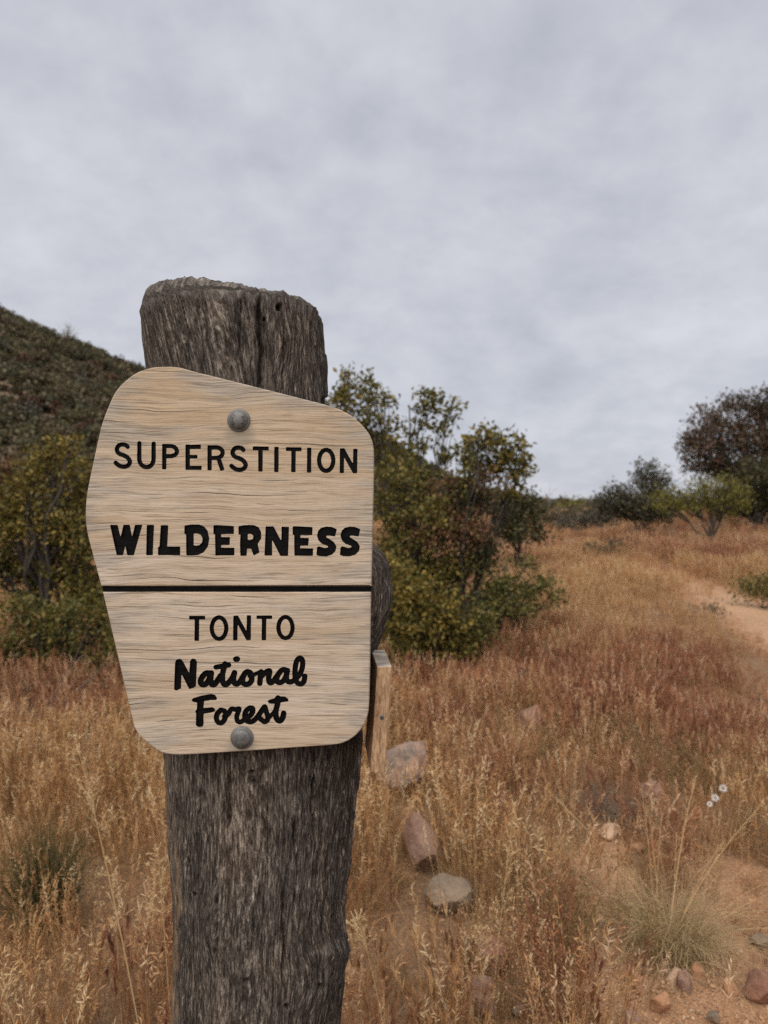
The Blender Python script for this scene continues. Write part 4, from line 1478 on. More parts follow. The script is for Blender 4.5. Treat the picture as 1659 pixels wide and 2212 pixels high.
# trees and shrubs at the right edge of the meadow
shrub('juniper_tree', 'big brown-tinged juniper tree cut off by the right edge', 'tree', 27.0,
      [(1545, 915, 56, 46, BROWNJ), (1515, 965, 46, 46, BROWNJ), (1600, 950, 60, 54, BROWNJ), (1640, 880, 56, 40), (1585, 870, 40, 24), (1530, 1005, 56, 34, BROWNJ), (1600, 1010, 60, 40), (1670, 950, 70, 70), (1720, 890, 70, 60), (1750, 980, 80, 80), (1490, 960, 26, 40), (1680, 1030, 70, 50)],
      0.13, JUNI, 130, base_px=1640, clump=0.26, per=15, dens=0.72, trunk=0.16)
shrub('juniper_bush', 'dark green bush under the big juniper at the right edge', 'bush', 25.0, [(1640, 1075, 60, 40), (1590, 1060, 46, 34), (1700, 1060, 60, 60), (1560, 1080, 40, 26), (1640, 1020, 60, 36), (1600, 1095, 60, 20), (1680, 1095, 60, 24)], 0.12, DARK, 131, clump=0.26, per=15, trunk=0.08)
shrub('mesquite_tree', 'small lime-green mesquite with dark crooked stems at the right', 'tree', 19.5,
      [(1560, 1062, 48, 36), (1520, 1050, 48, 26), (1592, 1078, 30, 32), (1478, 1072, 50, 28), (1440, 1085, 38, 24), (1560, 1098, 44, 22), (1500, 1095, 40, 20)], 0.075, LIME, 132, base_px=1535, clump=0.17, per=13, dens=0.75, trunk=0.09, nstem=3)
shrub('grey_shrub', 'tall grey-green shrub left of the lime mesquite', 'shrub', 23.0, [(1395, 1030, 36, 34), (1420, 1060, 36, 34), (1350, 1072, 40, 28), (1380, 1090, 60, 30), (1308, 1085, 30, 24), (1440, 1095, 40, 28), (1340, 1108, 60, 20), (1410, 1112, 60, 18)], 0.10, GREYG + DARK, 133, clump=0.2, per=14, dens=1.1, trunk=0.06)
shrub('grey_shrub', 'low dull grey shrub at the far end of the meadow', 'shrub', 25.0, [(1255, 1128, 44, 20), (1300, 1118, 40, 22), (1215, 1132, 26, 14)], 0.09, GREYG, 134, clump=0.2, per=13, trunk=0.04)
shrub('grey_shrub', 'wide hazy grey-green shrub where the meadow meets the sky beside the central thicket', 'shrub', 30.0, [(1200, 1120, 30, 20), (1240, 1112, 38, 20), (1290, 1108, 38, 22), (1168, 1126, 24, 18)], 0.11, GREYG + SCRUB, 143, clump=0.24, per=14, trunk=0.05, dens=1.0)
shrub('distant_tree', 'small bright yellow-green tree on the horizon', 'tree', 48.0, [(1240, 1090, 26, 12), (1262, 1094, 18, 10), (1222, 1098, 20, 9)], 0.2, LIME, 135, clump=0.4, per=13, trunk=0.08)
shrub('distant_tree', 'small dark tree on the horizon beside the yellow-green one', 'tree', 52.0, [(1190, 1100, 18, 12), (1172, 1106, 20, 9), (1205, 1108, 18, 10)], 0.2, DARK, 136, clump=0.4, per=13, trunk=0.08)
shrub('distant_tree', 'small olive-green tree on the horizon left of the tall grey-green shrub', 'tree', 44.0, [(1285, 1092, 24, 14), (1310, 1094, 26, 14)], 0.19, SCRUB, 137, clump=0.4, per=13, trunk=0.08)
twiggy('dead_snag', 'thin leafless snag standing on the horizon', 'tree', 1192, 46.0, 2.9, 0.5, 3, M_TWIG, 138, 0.03, fork=3)
shrub('green_bush', 'low olive-green bush beside the sandy trail at right', 'bush', 9.6, [(1610, 1275, 36, 26), (1650, 1265, 46, 34), (1690, 1270, 50, 40)], 0.045, GREEN, 139, clump=0.11, per=12, trunk=0.02, dens=0.8)
shrub('grey_bush', 'low grey-brown bush on the near side of the trail', 'bush', 8.6, [(1505, 1330, 44, 26), (1545, 1322, 26, 22), (1470, 1340, 26, 18)], 0.035, GREYG, 140, clump=0.10, per=11, trunk=0.015, dens=0.75)
shrub('grey_bush', 'small dark twiggy bush in the far meadow right of the oaks', 'bush', 15.0, [(1290, 1185, 34, 14), (1330, 1172, 40, 14)], 0.06, RUST + GREYG, 141, clump=0.13, per=11, trunk=0.02, dens=0.7)
shrub('grey_bush', 'round dry grey bush near the right edge above the white flowers', 'bush', 4.6, [(1650, 1560, 44, 40), (1610, 1580, 30, 26)], 0.022, GREYG, 142, clump=0.06, per=10, trunk=0.010, dens=0.6)

# ------------------------------------------------------------------ scrub on the hill
SRC = bpy.data.collections.new('scatter_sources')


def gn_scatter(name, sources, pts, rot_, scl, idx, tint=None, **props):
    me = mk_mesh(name, pts, attrs={'rot': rot_, 'scl': scl, 'tint': tint if tint is not None else np.zeros(len(pts))})
    a = me.attributes.new('idx', 'INT', 'POINT')
    a.data.foreach_set('value', np.ascontiguousarray(idx, dtype=np.int32))
    col = bpy.data.collections.new(name + '_sources')
    for s in sources:
        col.objects.link(s)
    o = bpy.data.objects.new(name, me)
    COL.objects.link(o)
    ng = bpy.data.node_groups.new(name, 'GeometryNodeTree')
    ng.interface.new_socket('Geometry', in_out='INPUT', socket_type='NodeSocketGeometry')
    ng.interface.new_socket('Geometry', in_out='OUTPUT', socket_type='NodeSocketGeometry')
    N = ng.nodes.new
    gi, go = N('NodeGroupInput'), N('NodeGroupOutput')
    ci = N('GeometryNodeCollectionInfo')
    ci.inputs['Collection'].default_value = col
    ci.inputs['Separate Children'].default_value = True
    ci.inputs['Reset Children'].default_value = True
    ip = N('GeometryNodeInstanceOnPoints')
    ip.inputs['Pick Instance'].default_value = True

    def at_(nm, ty):
        n = N('GeometryNodeInputNamedAttribute')
        n.data_type = ty
        n.inputs[0].default_value = nm
        return n.outputs[0]

    lk = ng.links.new
    lk(gi.outputs[0], ip.inputs['Points'])
    lk(ci.outputs[0], ip.inputs['Instance'])
    lk(at_('idx', 'INT'), ip.inputs['Instance Index'])
    lk(at_('rot', 'FLOAT_VECTOR'), ip.inputs['Rotation'])
    lk(at_('scl', 'FLOAT'), ip.inputs['Scale'])
    lk(ip.outputs[0], go.inputs[0])
    md = o.modifiers.new('scatter', 'NODES')
    md.node_group = ng
    for k, v_ in props.items():
        o[k] = v_
    return o


def src_obj(name, me, mat):
    me.materials.append(mat)
    o = bpy.data.objects.new(name, me)
    o['kind'] = 'stuff'
    return o


r = np.random.default_rng(200)
bushes = []
for b in range(10):
    n = 420
    d = nrm(r.normal(size=(n, 3)))
    lump = 1 + 0.4 * fbm(d[:, 0] * 2 + b, d[:, 1] * 2, d[:, 2] * 2, o=2, seed=b)
    pos = d * (r.uniform(0, 1, (n, 1)) ** 0.4) * lump[:, None] * np.array([0.75, 0.75, 0.55]) + np.array([0, 0, 0.35])
    base_c = np.array(SCRUB)[b % 4] * (0.8 + 0.15 * (b // 4))
    if b == 8:
        base_c = np.array((0.10, 0.055, 0.032))
    if b == 9:
        base_c = np.array((0.075, 0.066, 0.05))
    pal = [tuple(base_c * f) for f in (0.7, 1.0, 1.35)]
    v_, t_, col = leaf_geo(pos, 0.24, pal, r, 0.8)
    bushes.append(src_obj('scrub_bush', mk_mesh('scrub_bush', v_, tris=t_, smooth=False, attrs={'col': col}), M_LEAF))
n = 10500
hx_ = r.uniform(-250, 45, n)
hy_ = r.uniform(53, 158, n)
keep = (fbm(hx_ * 0.07, hy_ * 0.07, o=3, seed=207) > -0.60) & (np.abs(hx_ / hy_) < 2.6)
hx_, hy_ = hx_[keep], hy_[keep]
n = len(hx_)
hz_ = hill_z(hx_, hy_)
gn_scatter('hillside_scrub', bushes, np.stack([hx_, hy_, hz_ - 0.1], -1), np.stack([0 * hx_, 0 * hx_, r.uniform(0, 6.28, n)], -1),
           r.uniform(0.8, 2.3, n), r.choice(10, n, p=[.12] * 8 + [.02, .02]), kind='stuff', label='dark green chaparral covering the hill on the left', category='scrub')
bt = P(147, 745, HY1)
tr_ = twiggy('bare_tree', 'leafless pale tree on the crest of the left hill', 'tree', 147, HY1 - 1, 4.6, 1.8, 22, M_TWIG, 210, 0.07, fork=4)
tr_.location.z = float(hill_z(np.array(tr_.location.x), np.array(tr_.location.y))) + 0.2

# stones of the meadow: place, width and height in the picture, rock kind, label, seed, lift
ROCKS = [
    (1150, 1553, 74, 66, M_RPINK, 'rounded pink boulder lying alone in the red grass', 601, 0.05),
    (880, 1688, 138, 90, M_RMIX, 'large pink and grey boulder below the side board', 602, 0.16),
    (905, 1838, 104, 112, M_RPINK, 'pointed pink rock standing in the grass right of the post', 603, 0.10, 0.42),
    (962, 1950, 124, 84, M_RGREY, 'broad grey-brown rock in the grass below the pointed pink one', 604, 0.05),
    (1322, 1801, 50, 30, M_RTAN, 'pale tan oblong stone beside the grey leafless shrub', 605, 0.012),
    (1382, 1836, 36, 22, M_RORNG, 'small orange stone right of the tan oblong one', 606, 0.008),
    (1408, 1722, 56, 40, M_RPINK, 'dull pink rock half hidden behind the golden stalks', 607, 0.05),
    (1068, 2085, 84, 62, M_RRED, 'reddish rock half buried in grass near the lower middle', 608, 0.06),
    (1045, 2180, 62, 76, M_RPINK, 'pinkish rock at the bottom edge right of the post', 609, 0.07),
    (1430, 2170, 48, 42, M_RORNG, 'brown-orange stone on the bare sand at the bottom right', 610, 0.004),
    (1388, 2130, 34, 42, M_RORNG, 'orange stone at the left edge of the bare sand', 611, 0.006),
    (1460, 2113, 36, 40, M_RTAN, 'tan stone left of its twin under the bunch grass', 612, 0.004),
    (1485, 2126, 32, 52, M_RPINK, 'upright pinkish stone right of its twin under the bunch grass', 613, 0.004),
    (1510, 2098, 34, 30, M_RORNG, 'small orange stone tucked behind the two under the bunch grass', 614, 0.004),
    (1582, 2138, 34, 34, M_RORNG, 'round brown stone just left of the dark red boulder', 615, 0.004),
    (1650, 2140, 70, 66, M_RRED, 'dark red boulder cut by the right edge near the bottom', 616, 0.01),
    (1645, 2040, 44, 24, M_RGREY, 'flat grey stone at the right edge above the dark red boulder', 617, 0.004),
    (1295, 1991, 26, 22, M_RTAN, 'small tan stone on the gravel patch left of the bunch grass', 618, 0.006),
    (1212, 1905, 20, 18, M_RGREY, 'tiny whitish stone at the left of the gravel patch', 619, 0.012),
    (1100 + 25, 1960 + 230, 40, 26, M_RGREY, 'small dark stone at the bottom edge beside the pinkish rock', 620, 0.01),
    (1440, 1600, 34, 22, M_RTAN, 'pale stone in the grass far above the white flowers', 621, 0.07),
    (1525, 1560, 24, 18, M_RPINK, 'little pinkish stone near the grey bush at the right', 622, 0.08),
    (1370, 2205, 36, 26, M_RPINK, 'flat pinkish stone at the bottom edge of the bare sand', 623, 0.003),
    (1545, 2200, 30, 22, M_RGREY, 'flat grey stone at the bottom edge below the round brown one', 624, 0.003),
]

# ------------------------------------------------------------------ dry grass
def tuft(kind, seed):
    r = np.random.default_rng(seed)
    mb = MB()
    if kind == 'oat':
        n, h0, h1, sp, cv = 13, 0.22, 0.42, 0.06, 0.10
    elif kind == 'brome':
        n, h0, h1, sp, cv = 15, 0.14, 0.30, 0.055, 0.07
    elif kind == 'fine':
        n, h0, h1, sp, cv = 24, 0.08, 0.24, 0.08, 0.20
    else:
        n, h0, h1, sp, cv = 12, 0.14, 0.30, 0.06, 0.2
    lean = r.normal(size=2) * 0.05
    a = r.uniform(0, 6.283, n)
    rr = np.sqrt(r.uniform(0, 1, n)) * sp
    p0 = np.stack([np.cos(a) * rr, np.sin(a) * rr, np.full(n, -0.02)], -1)
    h = r.uniform(h0, h1, n)
    bend = (r.normal(size=(n, 2)) * cv + lean) * h[:, None]
    p2 = p0 + np.stack([bend[:, 0] + np.cos(a) * h * 0.10, bend[:, 1] + np.sin(a) * h * 0.10, h], -1)
    p1 = p0 + (p2 - p0) * np.array([0.25, 0.25, 0.6])
    if kind == 'fine':
        p2[:, 2] *= r.uniform(0.35, 1, n)
        p2[:, :2] += r.normal(size=(n, 2)) * 0.05
    rnd = np.clip(r.normal(0.5, 0.30, n), 0, 1)
    pth = bez(p0, p1, p2, 6)
    rad0 = {'oat': 0.0009, 'brome': 0.0008, 'fine': 0.0008, 'weed': 0.0008}[kind]
    v_, q_ = tubes(pth, np.linspace(rad0, rad0 * 0.6, 6)[None], 3)
    mb.add(v_, q_, rnd=np.repeat(rnd, 18), head=0.0)
    # dry leaf blades near the foot
    nl = n // 2
    b0 = p0[:nl]
    bend2 = r.normal(size=(nl, 3)) * np.array([0.06, 0.06, 0.02])
    b2 = b0 + bend2 + np.array([0, 0, 0.1]) * r.uniform(0.3, 1.3, (nl, 1))
    b1 = b0 + np.array([0, 0, 0.09]) + bend2 * 0.3
    v_, q_ = tubes(bez(b0, b1, b2, 6), np.array([.001, .0016, .0016, .0013, .0009, .0002])[None], 3)
    mb.add(v_, q_, rnd=np.repeat(np.clip(r.normal(0.55, 0.25, nl), 0, 1), 18), head=0.0)
    tip = pth[:, -1]
    tg = nrm(pth[:, -1] - pth[:, -2])
    if kind == 'oat':
        m = 11
        for k in range(m):
            s = tip - tg * (0.008 * k) * r.uniform(0.8, 1.2, (n, 1))
            dr = nrm(tg * 1.0 + r.normal(size=(n, 3)) * 0.50 - np.array([0, 0, 0.05]))
            ln = r.uniform(0.014, 0.028, (n, 1))
            e = s + dr * ln
            v_, q_ = tubes(np.stack([s, s + dr * ln * 0.45, e], 1), np.array([.0004, .0019, .0002])[None], 3)
            mb.add(v_, q_, rnd=np.repeat(np.clip(rnd + 0.16 + r.normal(0, 0.07, n), 0, 1), 9), head=1.0)
    elif kind == 'brome':
        m = 10
        for k in range(m):
            s = tip - tg * (0.0052 * k)
            dr = nrm(tg * 2.6 + r.normal(size=(n, 3)) * 0.45)
            ln = r.uniform(0.026, 0.044, (n, 1))
            e = s + dr * ln
            v_, q_ = tubes(np.stack([s, s + dr * ln * 0.4, e], 1), np.array([.0005, .0021, .0002])[None], 3)
            mb.add(v_, q_, rnd=np.repeat(np.clip(rnd - 0.05 + r.normal(0.0, 0.07, n), 0, 1), 9), head=1.0)
    elif kind == 'weed':
        for k in range(16):
            i = r.integers(0, n, n)
            s = pth[i, r.integers(2, 6, n)]
            e = s + nrm(r.normal(size=(n, 3)) + np.array([0, 0, 0.7])) * r.uniform(0.015, 0.05, (n, 1))
            v_, q_ = tubes(np.stack([s, (s + e) / 2, e], 1), np.array([.0005, .0005, .0004])[None], 3)
            mb.add(v_, q_, rnd=np.repeat(rnd, 9), head=0.4)
            c = e + r.normal(size=(n, 3)) * 0.002
            v_, q_ = tubes(np.stack([c - [0, 0, .004], c, c + [0, 0, .004]], 1), np.array([.0004, .0025, .0004])[None], 4)
            mb.add(v_, q_, rnd=np.repeat(np.clip(rnd + 0.25, 0, 1), 12), head=1.0)
    return src_obj(kind + '_grass_tuft', mb.mesh(kind + '_tuft'), M_GRASS)


kinds = ['oat'] * 7 + ['brome'] * 7 + ['fine'] * 5 + ['weed'] * 4
# zero-padded names keep the order of the sources
tufts = []
for i, k in enumerate(kinds):
    t_ = tuft(k, 300 + i)
    t_.name = f'tuft_{i:02d}'
    tufts.append(t_)
IDX = {'oat': (0, 7), 'brome': (7, 14), 'fine': (14, 19), 'weed': (19, 23)}

r = np.random.default_rng(400)
weedy = [at(1180, 2050) + (0.42,), at(1250, 2120) + (0.3,), at(1190, 1900) + (0.25,), at(1450, 1690) + (0.35,), at(1120, 1640) + (0.3,)]


def zone(y0, y1, dens, k0, k1):
    area = (k0 * (y1 ** 2 - y0 ** 2)) + 2 * k1 * (y1 - y0)
    n = int(area * dens)
    y = np.sqrt(r.uniform(y0 * abs(y0), y1 * abs(y1), n).clip(0)) if y0 >= 0 else r.uniform(y0, y1, n)
    x = r.uniform(-1, 1, n) * (k0 * np.maximum(y, 0) + k1)
    return x, y


parts = []
for (y0, y1, dn, k0, k1, s0, s1) in ((-3.0, 0.9, 55, 0.3, 3.0, 0.8, 1.2), (0.9, 7.5, 320, 0.72, 0.9, 0.55, 1.05), (7.5, 18, 110, 0.72, 1.2, 0.75, 1.2), (0.9, 6.0, 130, 0.72, 0.9, 0.30, 0.50), (18, 46, 20, 0.75, 2, 0.85, 1.3), (46, 130, 2.0, 0.8, 3, 0.9, 1.4)):
    x, y = zone(y0, y1, dn, k0, k1)
    s = r.uniform(s0, s1, len(x))
    parts.append(np.stack([x, y, s], -1))
for (y0, y1, dn, s0, s1) in ((0.0, 9, 70, 0.6, 1.15), (9, 22, 26, 0.8, 1.3), (22, 60, 5, 0.9, 1.4)):      # the meadow goes on to either side
    x, y = zone(y0, y1, dn, 1.9, 2.5)
    sel = np.abs(x) > 0.70 * y + 0.8
    parts.append(np.stack([x[sel], y[sel], r.uniform(s0, s1, sel.sum())], -1))
gp = np.concatenate(parts)
gx_, gy_, gs_ = gp.T
dens = np.ones(len(gx_))
dens *= 1 - 0.90 * bare_mask(gx_, gy_)
clm = fbm(gx_ * 3.4, gy_ * 3.4, o=3, seed=410)
dens *= np.clip(0.66 + 0.60 * clm, 0.22, 1.0)
for rk in ROCKS:
    rx_, ry_, rz_ = at(rk[0], rk[1] + rk[3] / 2)
    hw_ = rk[2] * ry_ / F / 2
    u_ = np.array([rx_, ry_]) / math.hypot(rx_, ry_)
    al = (gx_ - rx_) * u_[0] + (gy_ - ry_) * u_[1]
    la = (gx_ - rx_) * -u_[1] + (gy_ - ry_) * u_[0]
    inz = (np.abs(la) < hw_ * 1.15) & (al > -0.42) & (al < hw_ * 1.2) & (gs_ > 0.5)
    dens[inz] *= 0.22
    gs_ = np.where(inz & (al < 0), gs_ * 0.60, gs_)
td = trail_dist(gx_, gy_)
dens *= np.clip((td - 0.34 - 0.1 * vnoise(gx_ * 2, gy_ * 2, seed=412)) / 0.22, np.where(CX + gx_ / np.maximum(gy_, 0.5) * F < 1548, 0.5, 0.0), 1)
dens[np.hypot(gx_ + 0.17, gy_ - 0.968) < 0.16] = 0
dens[(np.hypot(gx_, gy_) < 0.55)] = 0
gs_ = np.where((td < 1.9) & (gy_ < 10.5) & (gy_ > 4.5), gs_ * np.clip(0.30 + (td - 0.45) * 0.42, 0.30, 1), gs_)
gs_ = np.where((td < 1.3) & (gy_ >= 10.5) & (gy_ < 20), gs_ * np.clip(0.78 + (td - 0.3) * 0.3, 0.78, 1), gs_)
kp = r.uniform(0, 1, len(gx_)) < dens
gx_, gy_, gs_, td = gx_[kp], gy_[kp], gs_[kp], td[kp]
n = len(gx_)
# which kind grows where: straw-coloured oats near by, a red brome belt across the middle
ppy_ = CY + (H - ground(gx_, gy_)) / np.maximum(gy_, 0.3) * F
ppx_ = CX + gx_ / np.maximum(gy_, 0.3) * F
patch = fbm(gx_ * 0.8, gy_ * 0.55, o=3, seed=420) * 0.24 + fbm(gx_ * 4.0, gy_ * 3.0, o=2, seed=421) * 0.26
belt = np.exp(-((gy_ - 5.2) / 1.9) ** 2) * np.clip((gx_ + 0.2) / 0.8, 0.35, 1)
farr = np.exp(-((gy_ - 20) / 7) ** 2) * 0.30
tint = np.clip(0.38 + patch + 0.44 * belt + farr - 0.16 * np.exp(-((gy_ - 11) / 3.5) ** 2) + r.normal(size=n) * 0.10, 0, 1)
kind_r = r.uniform(0, 1, n)
brome_p = np.clip(tint * 1.1 - 0.08, 0.08, 0.85)
idx = np.where(kind_r < brome_p, r.integers(*IDX['brome'], n), r.integers(*IDX['oat'], n))
fine = (r.uniform(0, 1, n) < 0.20) | ((gy_ < 6.0) & (gy_ > 0.9) & (gs_ < 0.52) & (r.uniform(0, 1, n) < 0.8))
idx = np.where(fine, r.integers(*IDX['fine'], n), idx)
wd = np.zeros(n)
for bx, by, bz, br in weedy:
    wd = np.maximum(wd, np.exp(-((gx_ - bx) ** 2 + (gy_ - by) ** 2) / br ** 2))
isw = r.uniform(0, 1, n) < wd * 0.6 + 0.03
idx = np.where(isw, r.integers(*IDX['weed'], n), idx)
tint = np.where(isw & (r.uniform(0, 1, n) < 0.6), 2.0, tint)
# thin sparse short growth where soil shows
gs_ = gs_ * (0.8 + 0.35 * np.clip(fbm(gx_ * 0.9, gy_ * 0.9, o=2, seed=430) + 0.5, 0, 1))
gn_scatter('dry_grass', tufts, np.stack([gx_, gy_, ground(gx_, gy_) + 0.005], -1), np.stack([r.normal(size=n) * 0.12, r.normal(size=n) * 0.12, r.uniform(0, 6.28, n)], -1),
           gs_, idx, tint, kind='stuff', label='dry golden and reddish grass covering the meadow', category='grass')
print('grass tufts', n)

# ------------------------------------------------------------------ single grasses and flowers
def stalk(px_b, py_b, px_t, py_t, label, seed, head=0.16, width=0.0011, Yb=None, whorls=7, name='grass_stalk', group='tall grass stalks'):
    r = np.random.default_rng(seed)
    if Yb is None:
        b = np.array(at(px_b, py_b))
    else:
        x_ = (px_b - CX) / F * Yb
        b = np.array([x_, Yb, float(ground(x_, Yb))])
    t = P(px_t, py_t, b[1] - 0.02) - b
    root = thing(name, label, 'grass', tuple(b), group)
    m = t * np.array([0.4, 0.5, 0.55]) + r.normal(size=3) * 0.008
    k = 16
    pth = bez([0, 0, -0.01], m, t, k)
    mb = MB()
    v_, q_ = tubes(pth, np.linspace(width, width * 0.35, k)[None], 5)
    mb.add(v_, q_, rnd=np.full(len(v_), 0.55))
    obj('stem', mb.mesh('stem'), M_STALK, root)
    mb = MB()
    ln = np.linalg.norm(t)
    for w in range(whorls):
        f = 1 - head * w / (whorls - 1) / ln * 1.0
        c = pth[0, min(k - 1, int(f * (k - 1)))] * 1.0
        c = np.array([np.interp(f, np.linspace(0, 1, k), pth[0, :, i]) for i in range(3)])
        nb = 4
        dr = nrm(r.normal(size=(nb, 3)) * np.array([1, 1, 0.3]) + t / ln * 1.1)
        L_ = (0.02 + 0.055 * w / whorls) * r.uniform(0.6, 1.2, (nb, 1))
        e = c + dr * L_
        v_, q_ = tubes(bez(np.repeat(c[None], nb, 0), c + dr * L_ * 0.5 + t / ln * 0.004, e, 4), np.linspace(width * 0.35, width * 0.2, 4)[None], 3)
        mb.add(v_, q_, rnd=np.full(len(v_), 0.6))
        for s in range(5):
            p_ = c + dr * L_ * r.uniform(0.3, 1.05, (nb, 1))
            d2 = nrm(dr + r.normal(size=(nb, 3)) * 0.5) * r.uniform(0.006, 0.012, (nb, 1))
            v_, q_ = tubes(np.stack([p_, p_ + d2 * 0.5, p_ + d2], 1), np.array([.0003, .0011, .0002])[None], 3)
            mb.add(v_, q_, rnd=np.full(len(v_), 0.8))
    obj('seed_head', mb.mesh('seed_head'), M_STALK, root)
    return root


stalk(322, 2250, 165, 1995 - 395, 'tallest pale grass stalk leaning left between the broom plant and the post', 501, 0.24, 0.0021, Yb=1.75)
stalk(385 - 10, 2290, 340, 1845, 'straw-coloured stalk with open seed head in the middle left of the post', 502, 0.16, 0.0017, Yb=1.78)
stalk(492 - 160, 2260, 332, 1895, 'short feathery stalk with spreading branches left of the post', 503, 0.16, 0.0013, Yb=1.95)
stalk(495 - 230, 2300, 330 - 90, 1870, 'thin stalk between the tallest one and the post', 504, 0.2, 0.0014, Yb=1.9)
stalk(90, 2290, -5, 2110, 'short thick stalk at the bottom left corner', 505, 0.06, 0.0016, Yb=1.6)
stalk(1060, 2230, 1105, 1790, 'long straight stalk rising in the grass right of the post', 506, 0.25, 0.0015, Yb=1.95)
stalk(1020, 2230, 1040, 2010, 'shorter stalk just left of the long straight one', 507, 0.12, 0.0012, Yb=1.9)
stalk(860, 2250, 775, 1990, 'bent stalk leaning against the lower right of the post', 508, 0.08, 0.0014, Yb=1.6)


def bunch(px, py, label):
    r = np.random.default_rng(520)
    b = np.array(at(px, py))
    root = thing('bunch_grass', label, 'grass', tuple(b))
    n = 800
    a = r.uniform(0, 6.283, n)
    rr = np.sqrt(r.uniform(0, 1, n))
    p0 = np.stack([np.cos(a) * rr * 0.085, np.sin(a) * rr * 0.085, 0 * a], -1)
    L_ = r.uniform(0.08, 0.32, n)
    out = np.stack([np.cos(a + r.normal(size=n) * 0.5), np.sin(a + r.normal(size=n) * 0.5)], -1) * (L_ * r.uniform(0.15, 0.95, n) * (0.35 + rr))[:, None]
    hh = L_ * r.uniform(0.15, 0.8, n)
    p2 = p0 + np.concatenate([out, hh[:, None]], 1)
    p1 = p0 + np.concatenate([out * 0.35, (L_ * 0.75)[:, None]], 1)
    pth = bez(p0, p1, p2, 8)
    curl = r.normal(size=(n, 1, 3)) * 0.06 * (np.linspace(0, 1, 8)[None, :, None] ** 2.5)
    pth = pth + curl
    pth[:, :, 2] = np.maximum(pth[:, :, 2], 0.004)
    mb = MB()
    v_, q_ = tubes(pth, np.linspace(0.0009, 0.0004, 8)[None], 3)
    mb.add(v_, q_, rnd=np.repeat(r.uniform(0, 1, n), 24))
    obj('blades', mb.mesh('blades'), M_BUNCH, root, kind='stuff')
    Yb = b[1]
    for i, (tx, ty, w) in enumerate(((1385, 1700, .0013), (1400, 1740, .0012), (1430, 1760, .0009), (1500, 1690, .0014), (1462, 1800, .0009), (1560, 1820, .0010), (1640, 1745, .0013), (1175, 1700, .0012), (1620, 1960, .0009), (1350, 1880, .0009), (1250, 1965, .0009))):
        t = P(tx, ty, Yb + r.uniform(-0.05, 0.1)) - b
        st = np.array([r.normal() * 0.03, r.normal() * 0.03, 0])
        pt_ = bez(st, st + (t - st) * np.array([0.3, 0.4, 0.55]), t, 12)
        mb = MB()
        v_, q_ = tubes(pt_, np.linspace(w, w * 0.4, 12)[None] * 1.35, 4)
        mb.add(v_, q_, rnd=np.full(len(v_), r.uniform(0.35, 0.9)))
        for s in range(26):
            f = r.uniform(0.72, 1.0)
            c = np.array([np.interp(f, np.linspace(0, 1, 12), pt_[0, :, k_]) for k_ in range(3)])
            d2 = nrm(nrm(t) * 0.9 + r.normal(size=3) * 0.7) * r.uniform(0.012, 0.05) * (1.25 - f)* 3
            v_, q_ = tubes(np.stack([c, c + d2 * 0.6, c + d2], 0)[None], np.array([[.0002, .0003, .0008]]), 3)
            mb.add(v_, q_, rnd=np.full(len(v_), 0.7))
        obj('stalk', mb.mesh('stalk'), M_STALK, root)
    return root


bunch(1455, 2065, 'big grey-green bunch grass with long golden stalks in the right foreground')
twiggy('broom_plant', 'wiry dark green broom-like plant at the lower left', 'plant', 95, 2.35, 0.40, 0.17, 230, M_BROOM, 530, 0.0014, fork=3)
twiggy('bare_shrub', 'small grey leafless shrub beside the tan stone at right', 'shrub', 1290, 3.25, 0.20, 0.24, 90, M_TWIG, 531, 0.0014, fork=4)
twiggy('bare_shrub', 'grey dead tuft behind the golden stalks of the bunch grass', 'shrub', 1400, 3.1, 0.20, 0.22, 70, M_TWIG, 532, 0.0014, fork=4)


def flower(px, py, Y, label, seed, rad=0.011):
    r = np.random.default_rng(seed)
    h = P(px, py, Y)
    g0 = np.array([h[0] - 0.05, Y + 0.03, 0])
    g0[2] = float(ground(g0[0], g0[1]))
    root = thing('white_flower', label, 'flower', tuple(g0), 'white dried flowers')
    t = h - g0
    mb = MB()
    v_, q_ = tubes(bez([0, 0, 0], t * np.array([0.3, 0.3, 0.6]), t, 8), np.full((1, 8), 0.0006), 4)
    mb.add(v_, q_, rnd=np.full(len(v_), 0.4))
    obj('stem', mb.mesh('stem'), M_STALK, root)
    ax = nrm(np.array([-0.25, -0.9, 0.35]))
    u = nrm(np.cross(ax, [0, 0, 1]))
    w = np.cross(ax, u)
    np_ = 26
    a = np.arange(np_) * 2 * math.pi / np_ + r.normal(size=np_) * 0.08
    d = u[None] * np.cos(a)[:, None] + w[None] * np.sin(a)[:, None]
    mb = MB()
    pth = np.stack([t + d * rad * 0.3, t + d * rad * 0.7 + ax * 0.002, t + d * rad * r.uniform(0.9, 1.15, (np_, 1)) + ax * 0.0005], 1)
    v_, q_ = tubes(pth, np.array([[.0008, .0012, .0004]]), 3)
    mb.add(v_, q_, rnd=np.repeat(r.uniform(0, 1, np_), 9))
    obj('petals', mb.mesh('petals'), M_PETAL, root, kind='stuff')
    mb = MB()
    v_, q_ = tubes(np.stack([t - ax * 0.002, t, t + ax * 0.0015, t + ax * 0.0022], 0)[None], np.array([[.002, .0042, .0032, .0004]]), 10)
    mb.add(v_, q_, rnd=np.full(len(v_), 0.3))
    obj('flower_eye', mb.mesh('flower_eye'), M_EYE, root)


fy = 2.7
flower(1562, 1703, fy, 'topmost white dried daisy-like flower at the right', 541, 0.0155)
flower(1545, 1724, fy - .02, 'middle white dried flower of the three at the right', 542, 0.0145)
flower(1533, 1737, fy - .03, 'lowest and smallest white dried flower of the three', 543, 0.0105)


